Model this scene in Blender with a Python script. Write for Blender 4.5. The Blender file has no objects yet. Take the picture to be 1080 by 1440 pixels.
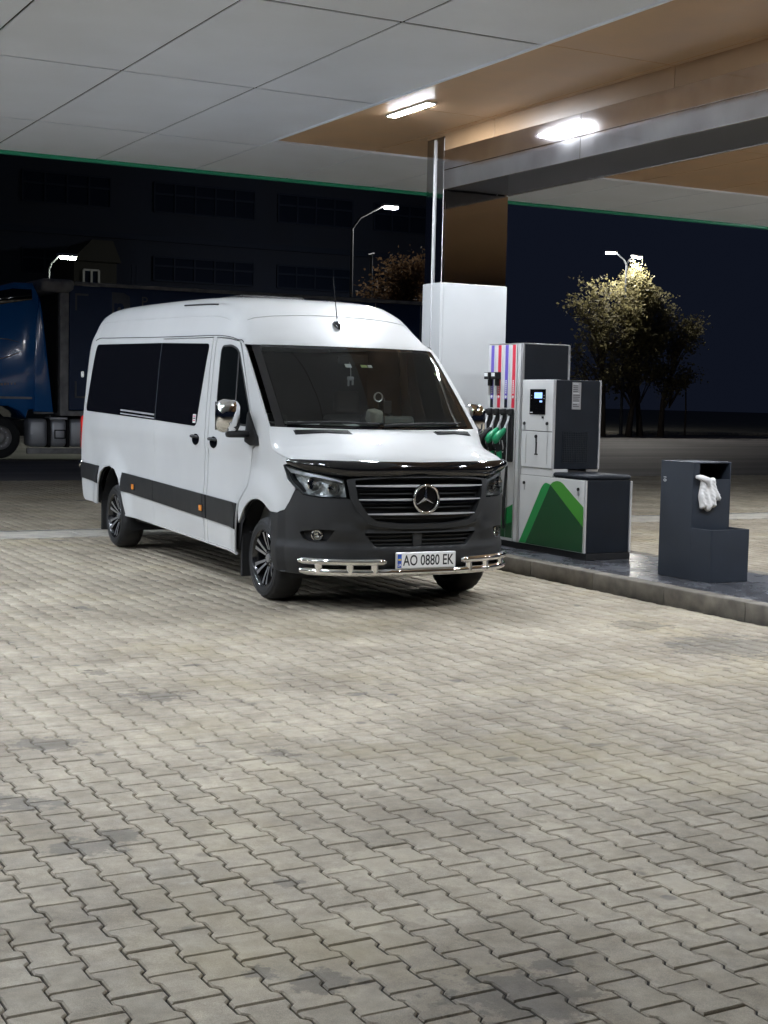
import bpy, bmesh, math, random
import numpy as np
from mathutils import Vector, Matrix
from mathutils.geometry import delaunay_2d_cdt
random.seed(7); RNG = np.random.default_rng(7)
S = bpy.context.scene
COL = S.collection
PI = math.pi

# ------------------------------------------------------------------ camera
cam_d = bpy.data.cameras.new('camera')
cam = bpy.data.objects.new('camera', cam_d); COL.objects.link(cam)
S.camera = cam
FW = Vector((0.47570426, 0.87613825, -0.07802063)); RT = Vector((0.879418, -0.47555866, 0.02163216)); UP = Vector((0.01815063, 0.07890325, 0.99671703))
m = Matrix((RT, UP, -FW)).transposed().to_4x4(); m.translation = (0, 0, 1.6876)
cam.matrix_world = m
cam_d.sensor_fit = 'VERTICAL'; cam_d.sensor_height = 36.0
cam_d.lens = 36.0 * 2036.1 / 1440.0
cam_d.clip_start = 0.05; cam_d.clip_end = 600

# ------------------------------------------------------------------ night sky, moonless; exposure
w = bpy.data.worlds.new('World'); S.world = w; w.use_nodes = True
bg = w.node_tree.nodes['Background']
bg.inputs[0].default_value = (0.0036, 0.0049, 0.0098, 1); bg.inputs[1].default_value = 1.0
S.view_settings.view_transform = 'Standard'; S.view_settings.look = 'None'
S.view_settings.exposure = 0.38; S.view_settings.gamma = 1.0; S.view_settings.use_curve_mapping = False
S.render.engine = 'CYCLES'
S.cycles.use_denoising = True
S.cycles.max_bounces = 8; S.cycles.transparent_max_bounces = 12
S.cycles.sample_clamp_indirect = 6.0
S.cycles.caustics_reflective = False; S.cycles.caustics_refractive = False
LAMP = 545.0        # radiance of a canopy light's diffuser

# ------------------------------------------------------------------ materials
def nodes(mt): return mt.node_tree.nodes, mt.node_tree.links
def mat(name, col, rough=.5, metal=0.0, coat=0.0, emit=None, es=0.0, spec=None, noise=None, bump=None, tint=None):
    """noise=(scale, amount) varies the colour, bump=(scale, strength, distance)."""
    mt = bpy.data.materials.new(name); mt.use_nodes = True
    n, l = nodes(mt); b = n['Principled BSDF']
    b.inputs['Base Color'].default_value = (*col, 1); b.inputs['Roughness'].default_value = rough
    b.inputs['Metallic'].default_value = metal; b.inputs['Coat Weight'].default_value = coat
    b.inputs['Coat Roughness'].default_value = .06
    if spec is not None: b.inputs['Specular IOR Level'].default_value = spec
    if emit: b.inputs['Emission Color'].default_value = (*emit, 1); b.inputs['Emission Strength'].default_value = es
    if noise or bump:
        g = n.new('ShaderNodeNewGeometry') if False else n.new('ShaderNodeTexCoord')
    if noise:
        t = n.new('ShaderNodeTexNoise'); t.inputs['Scale'].default_value = noise[0]; t.inputs['Detail'].default_value = 6
        l.new(g.outputs['Object'], t.inputs['Vector'])
        r = n.new('ShaderNodeValToRGB'); a = noise[1]
        r.color_ramp.elements[0].position = .3; r.color_ramp.elements[1].position = .7
        lo = tint if tint else tuple(c * (1 - a) for c in col); hi = tuple(min(1, c * (1 + a * .5)) for c in col)
        r.color_ramp.elements[0].color = (*lo, 1); r.color_ramp.elements[1].color = (*hi, 1)
        l.new(t.outputs['Fac'], r.inputs[0]); l.new(r.outputs[0], b.inputs['Base Color'])
        mr = n.new('ShaderNodeMapRange'); mr.inputs[3].default_value = max(0, rough - .08); mr.inputs[4].default_value = min(1, rough + .1)
        l.new(t.outputs['Fac'], mr.inputs[0]); l.new(mr.outputs[0], b.inputs['Roughness'])
    if bump:
        t = n.new('ShaderNodeTexNoise'); t.inputs['Scale'].default_value = bump[0]; t.inputs['Detail'].default_value = 5
        l.new(g.outputs['Object'], t.inputs['Vector'])
        bp = n.new('ShaderNodeBump'); bp.inputs['Strength'].default_value = bump[1]; bp.inputs['Distance'].default_value = bump[2]
        l.new(t.outputs['Fac'], bp.inputs['Height']); l.new(bp.outputs[0], b.inputs['Normal'])
    return mt
def glass_mat(name, tint, f0=.06, gloss_rough=.02, dirt=0.0):
    mt = bpy.data.materials.new(name); mt.use_nodes = True
    n, l = nodes(mt); n.remove(n['Principled BSDF'])
    tr = n.new('ShaderNodeBsdfTransparent'); tr.inputs[0].default_value = (*tint, 1)
    gl = n.new('ShaderNodeBsdfGlossy'); gl.inputs['Roughness'].default_value = gloss_rough
    lw = n.new('ShaderNodeFresnel'); lw.inputs[0].default_value = 1.5
    mx = n.new('ShaderNodeMixShader'); l.new(lw.outputs[0], mx.inputs[0]); l.new(tr.outputs[0], mx.inputs[1]); l.new(gl.outputs[0], mx.inputs[2])
    out = mx
    if dirt:
        df = n.new('ShaderNodeBsdfDiffuse'); df.inputs[0].default_value = (.5, .5, .47, 1)
        m2 = n.new('ShaderNodeMixShader'); m2.inputs[0].default_value = dirt
        tc = n.new('ShaderNodeTexCoord'); no = n.new('ShaderNodeTexNoise'); no.inputs['Scale'].default_value = 5; no.inputs['Detail'].default_value = 8
        l.new(tc.outputs['Object'], no.inputs['Vector'])
        mr = n.new('ShaderNodeMapRange'); mr.inputs[1].default_value = .3; mr.inputs[2].default_value = .8; mr.inputs[3].default_value = dirt * .4; mr.inputs[4].default_value = dirt * 1.5
        l.new(no.outputs['Fac'], mr.inputs[0]); l.new(mr.outputs[0], m2.inputs[0])
        l.new(mx.outputs[0], m2.inputs[1]); l.new(df.outputs[0], m2.inputs[2]); out = m2
    l.new(out.outputs[0], n['Material Output'].inputs[0])
    return mt

# oil drips and pale washed patches on the paving: x, y, radius
DARK = [(2.26, 3.33, 0.2), (2.36, 3.31, 0.12), (2.71, 7.65, 0.16), (1.88, 6.78, 0.15), (2.61, 8.41, 0.09), (2.8, 6.13, 0.12), (1.73, 5.23, 0.1), (1.68, 3.8, 0.07), (1.8, 3.65, 0.08), (2.09, 4.48, 0.06), (2.5, 3.47, 0.07), (7.03, 7.66, 0.55), (6.97, 8.7, 0.25), (1.47, 5.83, 0.16), (1.57, 5.16, 0.14)]
PALE = [(2.64, 6.05, 0.2), (2.15, 5.12, 0.1), (2.14, 4.04, 0.1), (2.49, 4.54, 0.16), (2.57, 4.54, 0.14), (2.38, 4.0, 0.09), (3.28, 4.61, 0.1), (3.38, 3.91, 0.14), (7.9, 9.13, 0.4), (3.11, 6.5, 0.15)]
def paver_mat():
    mt = bpy.data.materials.new('paver_concrete'); mt.use_nodes = True
    n, l = nodes(mt); b = n['Principled BSDF']
    geo = n.new('ShaderNodeNewGeometry'); P = geo.outputs['Position']
    def noise(scale, detail=4, rough=.55, vec=P):
        t = n.new('ShaderNodeTexNoise'); t.inputs['Scale'].default_value = scale; t.inputs['Detail'].default_value = detail; t.inputs['Roughness'].default_value = rough
        l.new(vec, t.inputs['Vector']); return t.outputs['Fac']
    def rng(v, a, c, d, e):
        r = n.new('ShaderNodeMapRange'); l.new(v, r.inputs[0])
        for i, x in enumerate((a, c, d, e)): r.inputs[i + 1].default_value = x
        return r.outputs[0]
    def mix(fac, A, B, mode='MIX'):
        x = n.new('ShaderNodeMix'); x.data_type = 'RGBA'; x.blend_type = mode
        if isinstance(fac, float): x.inputs[0].default_value = fac
        else: l.new(fac, x.inputs[0])
        for s, v in ((6, A), (7, B)):
            if isinstance(v, tuple): x.inputs[s].default_value = (*v, 1)
            else: l.new(v, x.inputs[s])
        return x.outputs[2]
    def math_(op, A, B):
        x = n.new('ShaderNodeMath'); x.operation = op
        for s, v in ((0, A), (1, B)):
            if isinstance(v, (int, float)): x.inputs[s].default_value = v
            else: l.new(v, x.inputs[s])
        return x.outputs[0]
    at = n.new('ShaderNodeAttribute'); at.attribute_name = 'tone'
    oi = n.new('ShaderNodeObjectInfo')
    isat = math_('GREATER_THAN', at.outputs['Fac'], .0005)
    tone = math_('ADD', math_('MULTIPLY', isat, at.outputs['Fac']), math_('MULTIPLY', math_('SUBTRACT', 1, isat), oi.outputs['Random']))
    col = mix(rng(noise(1.1, 6, .62), .38, .64, 0, 1), (.252, .214, .158), (.395, .344, .260))
    col = mix(rng(tone, 0, 1, 0, 1), mix(.88, col, (.19, .175, .155)) if False else col, col)
    v = n.new('ShaderNodeHueSaturation'); l.new(col, v.inputs['Color']); l.new(rng(tone, 0, 1, .90, 1.08), v.inputs['Value']); col = v.outputs[0]
    # blotches inside a stone, fine sand grain
    v = n.new('ShaderNodeHueSaturation'); l.new(col, v.inputs['Color']); l.new(rng(noise(14, 5, .65), .3, .7, .78, 1.16), v.inputs['Value']); col = v.outputs[0]
    v = n.new('ShaderNodeHueSaturation'); l.new(col, v.inputs['Color']); l.new(rng(noise(330, 2), .3, .7, .72, 1.24), v.inputs['Value']); col = v.outputs[0]
    # oil spots, dark drips, pale sand smears, yellowish patches
    oil = rng(noise(1.7, 4, .55), .665, .70, 0, .7); col = mix(oil, col, (.07, .065, .06))
    vo = n.new('ShaderNodeTexVoronoi'); vo.inputs['Scale'].default_value = 2.6; vo.inputs['Randomness'].default_value = 1; l.new(P, vo.inputs['Vector'])
    spot = math_('MULTIPLY', rng(math_('ADD', vo.outputs['Distance'], math_('MULTIPLY', noise(22, 3), .06)), .085, .125, .55, 0), math_('GREATER_THAN', noise(.9, 2), .44)); col = mix(spot, col, (.08, .075, .07))
    pale = rng(noise(3.1, 6, .7), .62, .72, 0, .65); col = mix(pale, col, (.46, .42, .33))
    yel = rng(noise(.8, 3), .54, .68, 0, .35); col = mix(yel, col, (.36, .30, .17))
    wob = noise(17, 6, .7); wob2 = noise(4.5, 3)
    def spots(lst, ax):
        acc = None
        for x, y, r in lst:
            mp = n.new('ShaderNodeMapping'); mp.vector_type = 'POINT'; mp.inputs['Location'].default_value = (-x / (r * ax), -y / r, 0); mp.inputs['Scale'].default_value = (1 / (r * ax), 1 / r, 0)
            l.new(P, mp.inputs[0]); ln = n.new('ShaderNodeVectorMath'); ln.operation = 'LENGTH'; l.new(mp.outputs[0], ln.inputs[0])
            d = math_('ADD', ln.outputs['Value'], math_('MULTIPLY', math_('SUBTRACT', wob, .5), 2.6)); d = math_('ADD', d, math_('MULTIPLY', math_('SUBTRACT', wob2, .5), 2.2))
            k = rng(d, .72, .98, 1, 0); acc = k if acc is None else math_('MAXIMUM', acc, k)
        return acc
    col = mix(math_('MULTIPLY', spots(DARK, 1.1), .5), col, (.055, .05, .045))
    col = mix(math_('MULTIPLY', spots(PALE, 1.2), .38), col, (.50, .44, .33))
    l.new(col, b.inputs['Base Color'])
    l.new(rng(noise(6, 4), .3, .7, .62, .9), b.inputs['Roughness'])
    bp = n.new('ShaderNodeBump'); bp.inputs['Strength'].default_value = .5; bp.inputs['Distance'].default_value = .002
    l.new(math_('ADD', noise(300, 3), math_('MULTIPLY', noise(30, 4), 1.5)), bp.inputs['Height']); l.new(bp.outputs[0], b.inputs['Normal'])
    return mt
def bed_mat():
    mt = bpy.data.materials.new('joint_sand'); mt.use_nodes = True
    n, l = nodes(mt); b = n['Principled BSDF']; geo = n.new('ShaderNodeNewGeometry')
    t = n.new('ShaderNodeTexNoise'); t.inputs['Scale'].default_value = .55; t.inputs['Detail'].default_value = 6; t.inputs['Roughness'].default_value = .7
    l.new(geo.outputs['Position'], t.inputs['Vector'])
    r = n.new('ShaderNodeValToRGB'); l.new(t.outputs['Fac'], r.inputs[0])
    r.color_ramp.elements[0].position = .52; r.color_ramp.elements[0].color = (.022, .019, .015, 1)
    r.color_ramp.elements[1].position = .66; r.color_ramp.elements[1].color = (.30, .26, .19, 1)
    l.new(r.outputs[0], b.inputs['Base Color']); b.inputs['Roughness'].default_value = .95
    return mt
def asphalt_mat():
    mt = mat('asphalt', (.052, .05, .05), .7, bump=(60, .5, .01))
    n, l = nodes(mt); b = n['Principled BSDF']; geo = n.new('ShaderNodeNewGeometry')
    mp = n.new('ShaderNodeMapping'); mp.inputs['Scale'].default_value = (.06, .35, 1); l.new(geo.outputs['Position'], mp.inputs[0])
    t = n.new('ShaderNodeTexNoise'); t.inputs['Scale'].default_value = 1.0; t.inputs['Detail'].default_value = 5; l.new(mp.outputs[0], t.inputs['Vector'])
    r = n.new('ShaderNodeValToRGB'); l.new(t.outputs['Fac'], r.inputs[0])
    r.color_ramp.elements[0].position = .35; r.color_ramp.elements[0].color = (.075, .070, .075, 1)
    r.color_ramp.elements[1].position = .68; r.color_ramp.elements[1].color = (.22, .205, .20, 1)
    l.new(r.outputs[0], b.inputs['Base Color'])
    return mt
def text_attr(): pass

M = {}
M['paver'] = paver_mat(); M['bed'] = bed_mat(); M['asphalt'] = asphalt_mat()
M['kerb'] = mat('kerb_concrete', (.16, .142, .115), .8, noise=(7, .45), bump=(90, .5, .004))
M['drain'] = mat('drain_concrete', (.44, .41, .35), .8, noise=(5, .25), bump=(80, .4, .004))
M['slab'] = mat('island_tile', (.085, .088, .10), .26, noise=(3.5, .55), bump=(40, .25, .002))
M['panel'] = mat('white_ceiling_panel', (.81, .865, .97), .34, noise=(1.2, .05))
M['void'] = mat('dark_void', (.01, .01, .011), .9)
M['orange'] = mat('orange_brown_panel', (.50, .325, .185), .36, noise=(2.2, .12))
M['orange_dim'] = mat('dimmed_orange_upstand', (.30, .19, .105), .36, noise=(2.2, .12))  # ceiling panel colour darkened for the upstand, offsetting the lamp close by
M['mirror'] = mat('polished_steel', (.86, .85, .86), .05, metal=1.0, bump=(1.6, .10, .02), noise=(1.5, .16), tint=(.62, .58, .60))
M['smoked'] = mat('smoked_mirror_glass', (.42, .415, .42), .05, metal=1.0, bump=(1.3, .12, .02))
M['soffit'] = mat('dark_soffit', (.16, .165, .19), .16, metal=.4)
M['white'] = mat('white_coated_metal', (.435, .445, .45), .3, noise=(2, .05))
M['whiteedge'] = mat('bright_metal_edge', (.85, .85, .86), .25, metal=.6)
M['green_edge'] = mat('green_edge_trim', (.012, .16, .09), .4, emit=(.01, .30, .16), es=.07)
M['diffuser'] = mat('lamp_diffuser', (.9, .9, .9), .4, emit=(.90, .955, 1.03), es=LAMP)
M['diffuser_cool'] = mat('cool_lamp_diffuser', (.9, .9, .9), .4, emit=(.83, .91, 1.04), es=LAMP)
M['housing'] = mat('lamp_housing', (.6, .6, .6), .4)
M['paint'] = mat('white_van_paint', (.55, .555, .545), .52, coat=.8, noise=(1.6, .07))
M['black_glass'] = mat('black_privacy_glass', (.004, .004, .005), .035, coat=.2)
M['windscreen'] = glass_mat('windscreen_glass', (.70, .75, .72), dirt=.015)
M['door_glass'] = glass_mat('tinted_door_glass', (.12, .13, .13))
M['clear'] = glass_mat('clear_lens', (.9, .92, .92))
M['plastic'] = mat('dark_grey_plastic', (.0135, .0142, .015), .52, noise=(6, .25), bump=(260, .12, .001))
M['gloss'] = mat('gloss_black', (.004, .004, .005), .06, coat=.6)
M['matte'] = mat('matte_black', (.006, .006, .007), .75)
M['rubber'] = mat('tyre_rubber', (.014, .014, .014), .72, noise=(12, .3), bump=(70, .4, .003))
M['chrome'] = mat('chrome', (.82, .82, .82), .06, metal=1.0)
M['satin'] = mat('satin_chrome', (.72, .72, .73), .32, metal=.6)
M['rim'] = mat('black_alloy', (.01, .01, .011), .2, coat=.5)
M['polish'] = mat('polished_alloy', (.36, .36, .37), .36, metal=.8)
M['seal'] = mat('black_seal', (.01, .01, .01), .6)
M['seat'] = mat('dark_cloth', (.03, .03, .032), .9)
M['dash'] = mat('dashboard', (.10, .105, .10), .6, bump=(150, .2, .002))
M['plush'] = mat('grey_plush', (.35, .33, .29), .9, bump=(60, .8, .01))
M['orange_lens'] = mat('orange_lens', (.75, .25, .03), .2, coat=.6)
M['red_lens'] = mat('red_lens', (.5, .02, .015), .15, coat=.6)
M['plate'] = mat('plate_white', (.80, .80, .78), .35)
M['ink'] = mat('black_ink', (.008, .008, .009), .5)
M['blue'] = mat('plate_blue', (.02, .07, .38), .4)
M['yellow'] = mat('plate_yellow', (.75, .55, .03), .4)
M['pale_green'] = mat('pale_green_sticker', (.45, .55, .25), .5)
M['sticker'] = mat('white_sticker', (.7, .72, .72), .5)
M['red'] = mat('red_print', (.60, .03, .06), .35)
M['purple'] = mat('purple_print', (.13, .09, .45), .35)
M['anthracite'] = mat('anthracite_steel', (.0075, .011, .0175), .5, spec=.3, noise=(5, .2), bump=(300, .1, .001))
M['bin'] = mat('bin_steel', (.026, .033, .046), .5, noise=(6, .12), bump=(300, .1, .001))
M['bin_dark'] = mat('bin_inside', (.012, .012, .014), .7)
M['pump_white'] = mat('pump_white', (.60, .605, .60), .3, noise=(3, .06))
M['alu'] = mat('brushed_aluminium', (.62, .62, .62), .35, metal=.8)
M['g_bright'] = mat('bright_green', (.014, .25, .06), .35)
M['g_light'] = mat('leaf_green_fade', (.05, .26, .028), .35)
M['g_dark'] = mat('deep_green', (.004, .058, .016), .35)
M['g_nozzle'] = mat('nozzle_green', (.008, .26, .11), .35)
M['lcd'] = mat('lit_blue_display', (.1, .2, .4), .3, emit=(.35, .55, 1.0), es=1.1)
M['tag'] = mat('grey_info_plate', (.30, .30, .31), .45)
M['glove'] = mat('white_cotton_glove', (.78, .77, .76), .8, bump=(120, .35, .002))
M['truck_blue'] = mat('blue_truck_paint', (.012, .15, .46), .16, coat=1.0)
M['tarp'] = mat('navy_tarpaulin', (.010, .034, .105), .5, bump=(2.2, .4, .03))
M['trail_grey'] = mat('trailer_grey', (.40, .385, .37), .6, noise=(4, .35))
M['tank'] = mat('aluminium_tank', (.55, .56, .58), .4, metal=.4)
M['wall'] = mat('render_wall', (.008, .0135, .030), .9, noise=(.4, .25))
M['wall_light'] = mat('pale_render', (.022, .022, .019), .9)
M['pane'] = mat('dark_pane', (.005, .009, .021), .7, spec=.05)
M['wframe'] = mat('window_frame', (.011, .017, .034), .7, spec=.15)
M['pole'] = mat('galvanised_pole', (.055, .06, .07), .6, metal=.3)
M['street_led'] = mat('street_led', (1, 1, 1), .5, emit=(1.0, .97, .90), es=800.0)
M['yard_led'] = mat('yard_led', (1, 1, 1), .5, emit=(.95, 1.0, .80), es=260.0)
M['bark'] = mat('bark', (.07, .055, .045), .9, bump=(20, .8, .02))
M['leaf'] = mat('autumn_leaves', (.19, .17, .085), .7, noise=(1.5, .4))
M['leaf_rust'] = mat('rusty_leaves', (.20, .125, .07), .7, noise=(1.5, .4))
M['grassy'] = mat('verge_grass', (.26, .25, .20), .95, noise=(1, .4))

# ------------------------------------------------------------------ mesh helpers
class MB:
    def __init__(s): s.v = []; s.f = []; s.mi = []
    def add(s, vs, fs, mi=0):
        o = len(s.v); s.v += [tuple(p) for p in vs]; s.f += [tuple(i + o for i in f) for f in fs]; s.mi += [mi] * len(fs); return s
    def box(s, x0, x1, y0, y1, z0, z1, mi=0):
        v = [(x, y, z) for z in (z0, z1) for y in (y0, y1) for x in (x0, x1)]
        return s.add(v, [(0, 2, 3, 1), (4, 5, 7, 6), (0, 1, 5, 4), (2, 6, 7, 3), (0, 4, 6, 2), (1, 3, 7, 5)], mi)
    def rbox(s, x0, x1, y0, y1, z0, z1, r=.01, mi=0):
        bm = bmesh.new(); pts = []
        for sx in (0, 1):
            for sy in (0, 1):
                for sz in (0, 1):
                    c = (x1 if sx else x0, y1 if sy else y0, z1 if sz else z0); d = (-1 if sx else 1, -1 if sy else 1, -1 if sz else 1)
                    k = .29 * r
                    for off in ((0, r, r), (r, 0, r), (r, r, 0), (k, k, r), (k, r, k), (r, k, k)):
                        pts.append(tuple(c[i] + d[i] * off[i] for i in range(3)))
        for p in pts: bm.verts.new(p)
        bmesh.ops.convex_hull(bm, input=bm.verts[:])
        bmesh.ops.dissolve_limit(bm, angle_limit=.02, verts=bm.verts[:], edges=bm.edges[:])
        bm.verts.index_update(); bm.verts.ensure_lookup_table()
        s.add([v.co[:] for v in bm.verts], [[v.index for v in f.verts] for f in bm.faces], mi); bm.free(); return s
    def tube(s, path, r, n=10, mi=0, cap=True):
        path = [Vector(p) for p in path]; rs = r if isinstance(r, (list, tuple)) else [r] * len(path)
        vs = []; up = Vector((0, 0, 1)); prev = None
        for i, p in enumerate(path):
            d = (path[min(i + 1, len(path) - 1)] - path[max(i - 1, 0)]).normalized()
            if prev is None:
                a = d.cross(up if abs(d.z) < .95 else Vector((1, 0, 0))).normalized()
            else: a = (prev - d * prev.dot(d)).normalized()
            prev = a; b = d.cross(a)
            for k in range(n):
                t = 2 * PI * k / n; vs.append(p + (a * math.cos(t) + b * math.sin(t)) * rs[i])
        fs = [(i * n + k, i * n + (k + 1) % n, (i + 1) * n + (k + 1) % n, (i + 1) * n + k) for i in range(len(path) - 1) for k in range(n)]
        if cap: fs += [tuple(range(n))[::-1], tuple((len(path) - 1) * n + k for k in range(n))]
        return s.add(vs, fs, mi)
    def lathe(s, prof, n=32, axis='y', c=(0, 0, 0), mi=0, closed=False):
        """prof: (radius, height along axis)"""
        vs = []
        for (r, h) in prof:
            for k in range(n):
                t = 2 * PI * k / n; u, v = r * math.cos(t), r * math.sin(t)
                vs.append({'y': (c[0] + u, c[1] + h, c[2] + v), 'z': (c[0] + u, c[1] + v, c[2] + h), 'x': (c[0] + h, c[1] + u, c[2] + v)}[axis])
        m_ = len(prof); fs = [(i * n + k, i * n + (k + 1) % n, ((i + 1) % m_) * n + (k + 1) % n, ((i + 1) % m_) * n + k) for i in range(m_ if closed else m_ - 1) for k in range(n)]
        return s.add(vs, fs, mi)
    def prism(s, poly, h0, h1, axis='x', mi=0):
        n = len(poly)
        def pt(p, h): return {'x': (h, p[0], p[1]), 'y': (p[0], h, p[1]), 'z': (p[0], p[1], h)}[axis]
        vs = [pt(p, h0) for p in poly] + [pt(p, h1) for p in poly]
        fs = [tuple(range(n))[::-1], tuple(range(n, 2 * n))] + [(k, (k + 1) % n, n + (k + 1) % n, n + k) for k in range(n)]
        return s.add(vs, fs, mi)
    def build(s, name, mats, parent=None, smooth=None, fix=True):
        me = bpy.data.meshes.new(name); me.from_pydata(s.v, [], s.f)
        for x in (mats if isinstance(mats, (list, tuple)) else [mats]): me.materials.append(x)
        if any(s.mi): me.polygons.foreach_set('material_index', s.mi)
        if fix:
            bm = bmesh.new(); bm.from_mesh(me); bmesh.ops.recalc_face_normals(bm, faces=bm.faces[:]); bm.to_mesh(me); bm.free()
        if smooth is not None:
            me.polygons.foreach_set('use_smooth', [True] * len(me.polygons)); me.set_sharp_from_angle(angle=math.radians(smooth))
        me.update()
        o = bpy.data.objects.new(name, me); COL.objects.link(o)
        if parent: o.parent = parent
        return o
def tag(o, label=None, cat=None, group=None, kind=None):
    if label: o['label'] = label
    if cat: o['category'] = cat
    if group: o['group'] = group
    if kind: o['kind'] = kind
    return o
def empty(name, loc=(0, 0, 0), rz=0, **k):
    o = bpy.data.objects.new(name, None); COL.objects.link(o); o.location = loc; o.rotation_euler = (0, 0, rz); o.empty_display_size = .1
    return tag(o, **k)
def copy_tree(o, parent=None):
    c = o.copy(); COL.objects.link(c)
    if parent: c.parent = parent
    for ch in list(o.children): copy_tree(ch, c)
    return c
def text(name, s, size, mt, parent, origin, ux, uz, sx=1.0, ext=.001, align='CENTER', bold=0.0):
    """lettering lying in the plane spanned by ux, uz with its centre at origin"""
    cu = bpy.data.curves.new(name, 'FONT'); cu.body = s; cu.size = size; cu.extrude = ext; cu.align_x = align; cu.align_y = 'CENTER'; cu.offset = bold; cu.resolution_u = 4
    t = bpy.data.objects.new(name + '_tmp', cu)
    me = bpy.data.meshes.new_from_object(t); bpy.data.objects.remove(t); me.materials.clear(); me.materials.append(mt)
    ux = Vector(ux).normalized(); uz = Vector(uz).normalized(); nn = ux.cross(uz)
    R = Matrix((ux * sx, uz, nn)).transposed().to_4x4(); R.translation = origin
    me.transform(R)
    o = bpy.data.objects.new(name, me); COL.objects.link(o)
    if parent: o.parent = parent
    return o
def inside(poly, p):
    x, y = p; r = False; n = len(poly)
    for i in range(n):
        x0, y0 = poly[i]; x1, y1 = poly[i - 1]
        if (y0 > y) != (y1 > y) and x < (x1 - x0) * (y - y0) / (y1 - y0) + x0: r = not r
    return r
def densify(poly, d):
    out = []
    for i, a in enumerate(poly):
        b = poly[(i + 1) % len(poly)]; k = max(1, int(math.ceil(math.hypot(b[0] - a[0], b[1] - a[1]) / d)))
        out += [(a[0] + (b[0] - a[0]) * j / k, a[1] + (b[1] - a[1]) * j / k) for j in range(k)]
    return out
def area(p): return sum(p[i - 1][0] * p[i][1] - p[i][0] * p[i - 1][1] for i in range(len(p))) / 2
def inset(poly, d):
    if area(poly) < 0: poly = poly[::-1]
    out = []; n = len(poly)
    for i in range(n):
        a, b, c = Vector(poly[i - 1]), Vector(poly[i]), Vector(poly[(i + 1) % n])
        e1 = (b - a).normalized(); e2 = (c - b).normalized()
        n1 = Vector((-e1.y, e1.x)); n2 = Vector((-e2.y, e2.x)); h = (n1 + n2)
        if h.length < 1e-4: out.append(tuple(b + n1 * d)); continue
        h.normalize(); out.append(tuple(b + h * d / max(.45, h.dot(n1))))
    return out
def rounded(poly, r, k=4):
    """round every corner of a polygon (r may be a list)"""
    out = []; n = len(poly)
    for i in range(n):
        rr = r[i] if isinstance(r, (list, tuple)) else r
        a, b, c = Vector(poly[i - 1]), Vector(poly[i]), Vector(poly[(i + 1) % n])
        if rr <= 0: out.append(tuple(b)); continue
        u = (a - b); v = (c - b); q = min(rr, u.length * .45, v.length * .45)
        p0 = b + u.normalized() * q; p1 = b + v.normalized() * q
        for j in range(k + 1):
            t = j / k; out.append(tuple(p0 * (1 - t) ** 2 + b * 2 * t * (1 - t) + p1 * t * t))
    return out
def ellipse(cx, cz, a, b, n=24): return [(cx + a * math.cos(2 * PI * i / n), cz + b * math.sin(2 * PI * i / n)) for i in range(n)]

# ------------------------------------------------------------------ ground, paving, drain
def struct(o): o['kind'] = 'structure'; return o
mb = MB(); mb.add([(-260, -60, -.05), (300, -60, -.05), (300, 420, -.05), (-260, 420, -.05)], [(0, 1, 2, 3)])
struct(mb.build('ground', M['asphalt']))
mb = MB(); mb.add([(-12, -3, -.011), (30, -3, -.011), (30, 27.2, -.011), (-12, 27.2, -.011)], [(0, 1, 2, 3)])
fore = struct(mb.build('paved_forecourt', M['bed']))

PX, PY = .145, .200
half = [(-.0803, -.1), (.0803, -.1), (.0803, -.06), (.0617, -.04), (.0617, .04), (.0803, .06), (.0803, .1), (-.0803, .1), (-.0803, .06), (-.0617, .04), (-.0617, -.04), (-.0803, -.06)]
body_ring = np.array(inset(half, .0022)); top_ring = np.array(inset(half, .0075))
NR = len(half)
cc = np.array([0, 0, 1.6876])
def project(p):
    d = np.asarray(p) - cc; z = d @ np.array(FW); z = np.where(np.abs(z) < 1e-6, 1e-6, z)
    return 540 + 2036.1 * (d @ np.array(RT)) / z, 720 - 2036.1 * (d @ np.array(UP)) / z, z
ix = np.arange(-90, 205); iy = np.arange(-6, 136)
gx, gy = np.meshgrid(ix, iy, indexing='ij')
cx = gx * PX; cy = gy * PY + np.where(gx % 2 == 0, 0, .1)
pu, pv, pz = project(np.stack([cx, cy, np.zeros_like(cx)], -1))
keep = (pz > 1) & (pu > -420 - 9000 / pz) & (pu < 1500 + 9000 / pz) & (pv < 2500) & ~((cx > 7.86) & (cx < 9.62) & (cy > 3.5) & (cy < 16.15)) & ~((cy > 16.42) & (cy < 17.48))
cx, cy, pu, pv, pz = cx[keep], cy[keep], pu[keep], pv[keep], pz[keep]
NP_ = len(cx)
hz = RNG.normal(0, .0010, NP_); tx = RNG.normal(0, .0045, NP_); ty = RNG.normal(0, .0045, NP_); rot = RNG.normal(0, .008, NP_)
# slow unevenness of the whole surface
hz += .004 * np.sin(cx * 1.1 + .5 * cy) * np.sin(cy * .8 - .3 * cx)
order = np.argsort(pz + 1e3 * ((pu < -20) | (pu > 1100) | (pv > 1470)))
single = set(order[:300].tolist())
def stone(i, local):
    c, s = math.cos(rot[i]), math.sin(rot[i])
    out = []
    for ring, z in ((top_ring, 0.0), (body_ring, -.0045), (body_ring, -.030)):
        x = ring[:, 0] * c - ring[:, 1] * s; y = ring[:, 0] * s + ring[:, 1] * c
        zz = z + hz[i] + ring[:, 0] * tx[i] + ring[:, 1] * ty[i]
        out.append(np.stack([x + (0 if local else cx[i]), y + (0 if local else cy[i]), zz], -1))
    return np.concatenate(out)
sf = [tuple(range(NR))] + [(NR * r + (k + 1) % NR, NR * r + k, NR * (r + 1) + k, NR * (r + 1) + (k + 1) % NR) for r in (0, 1) for k in range(NR)]
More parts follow.
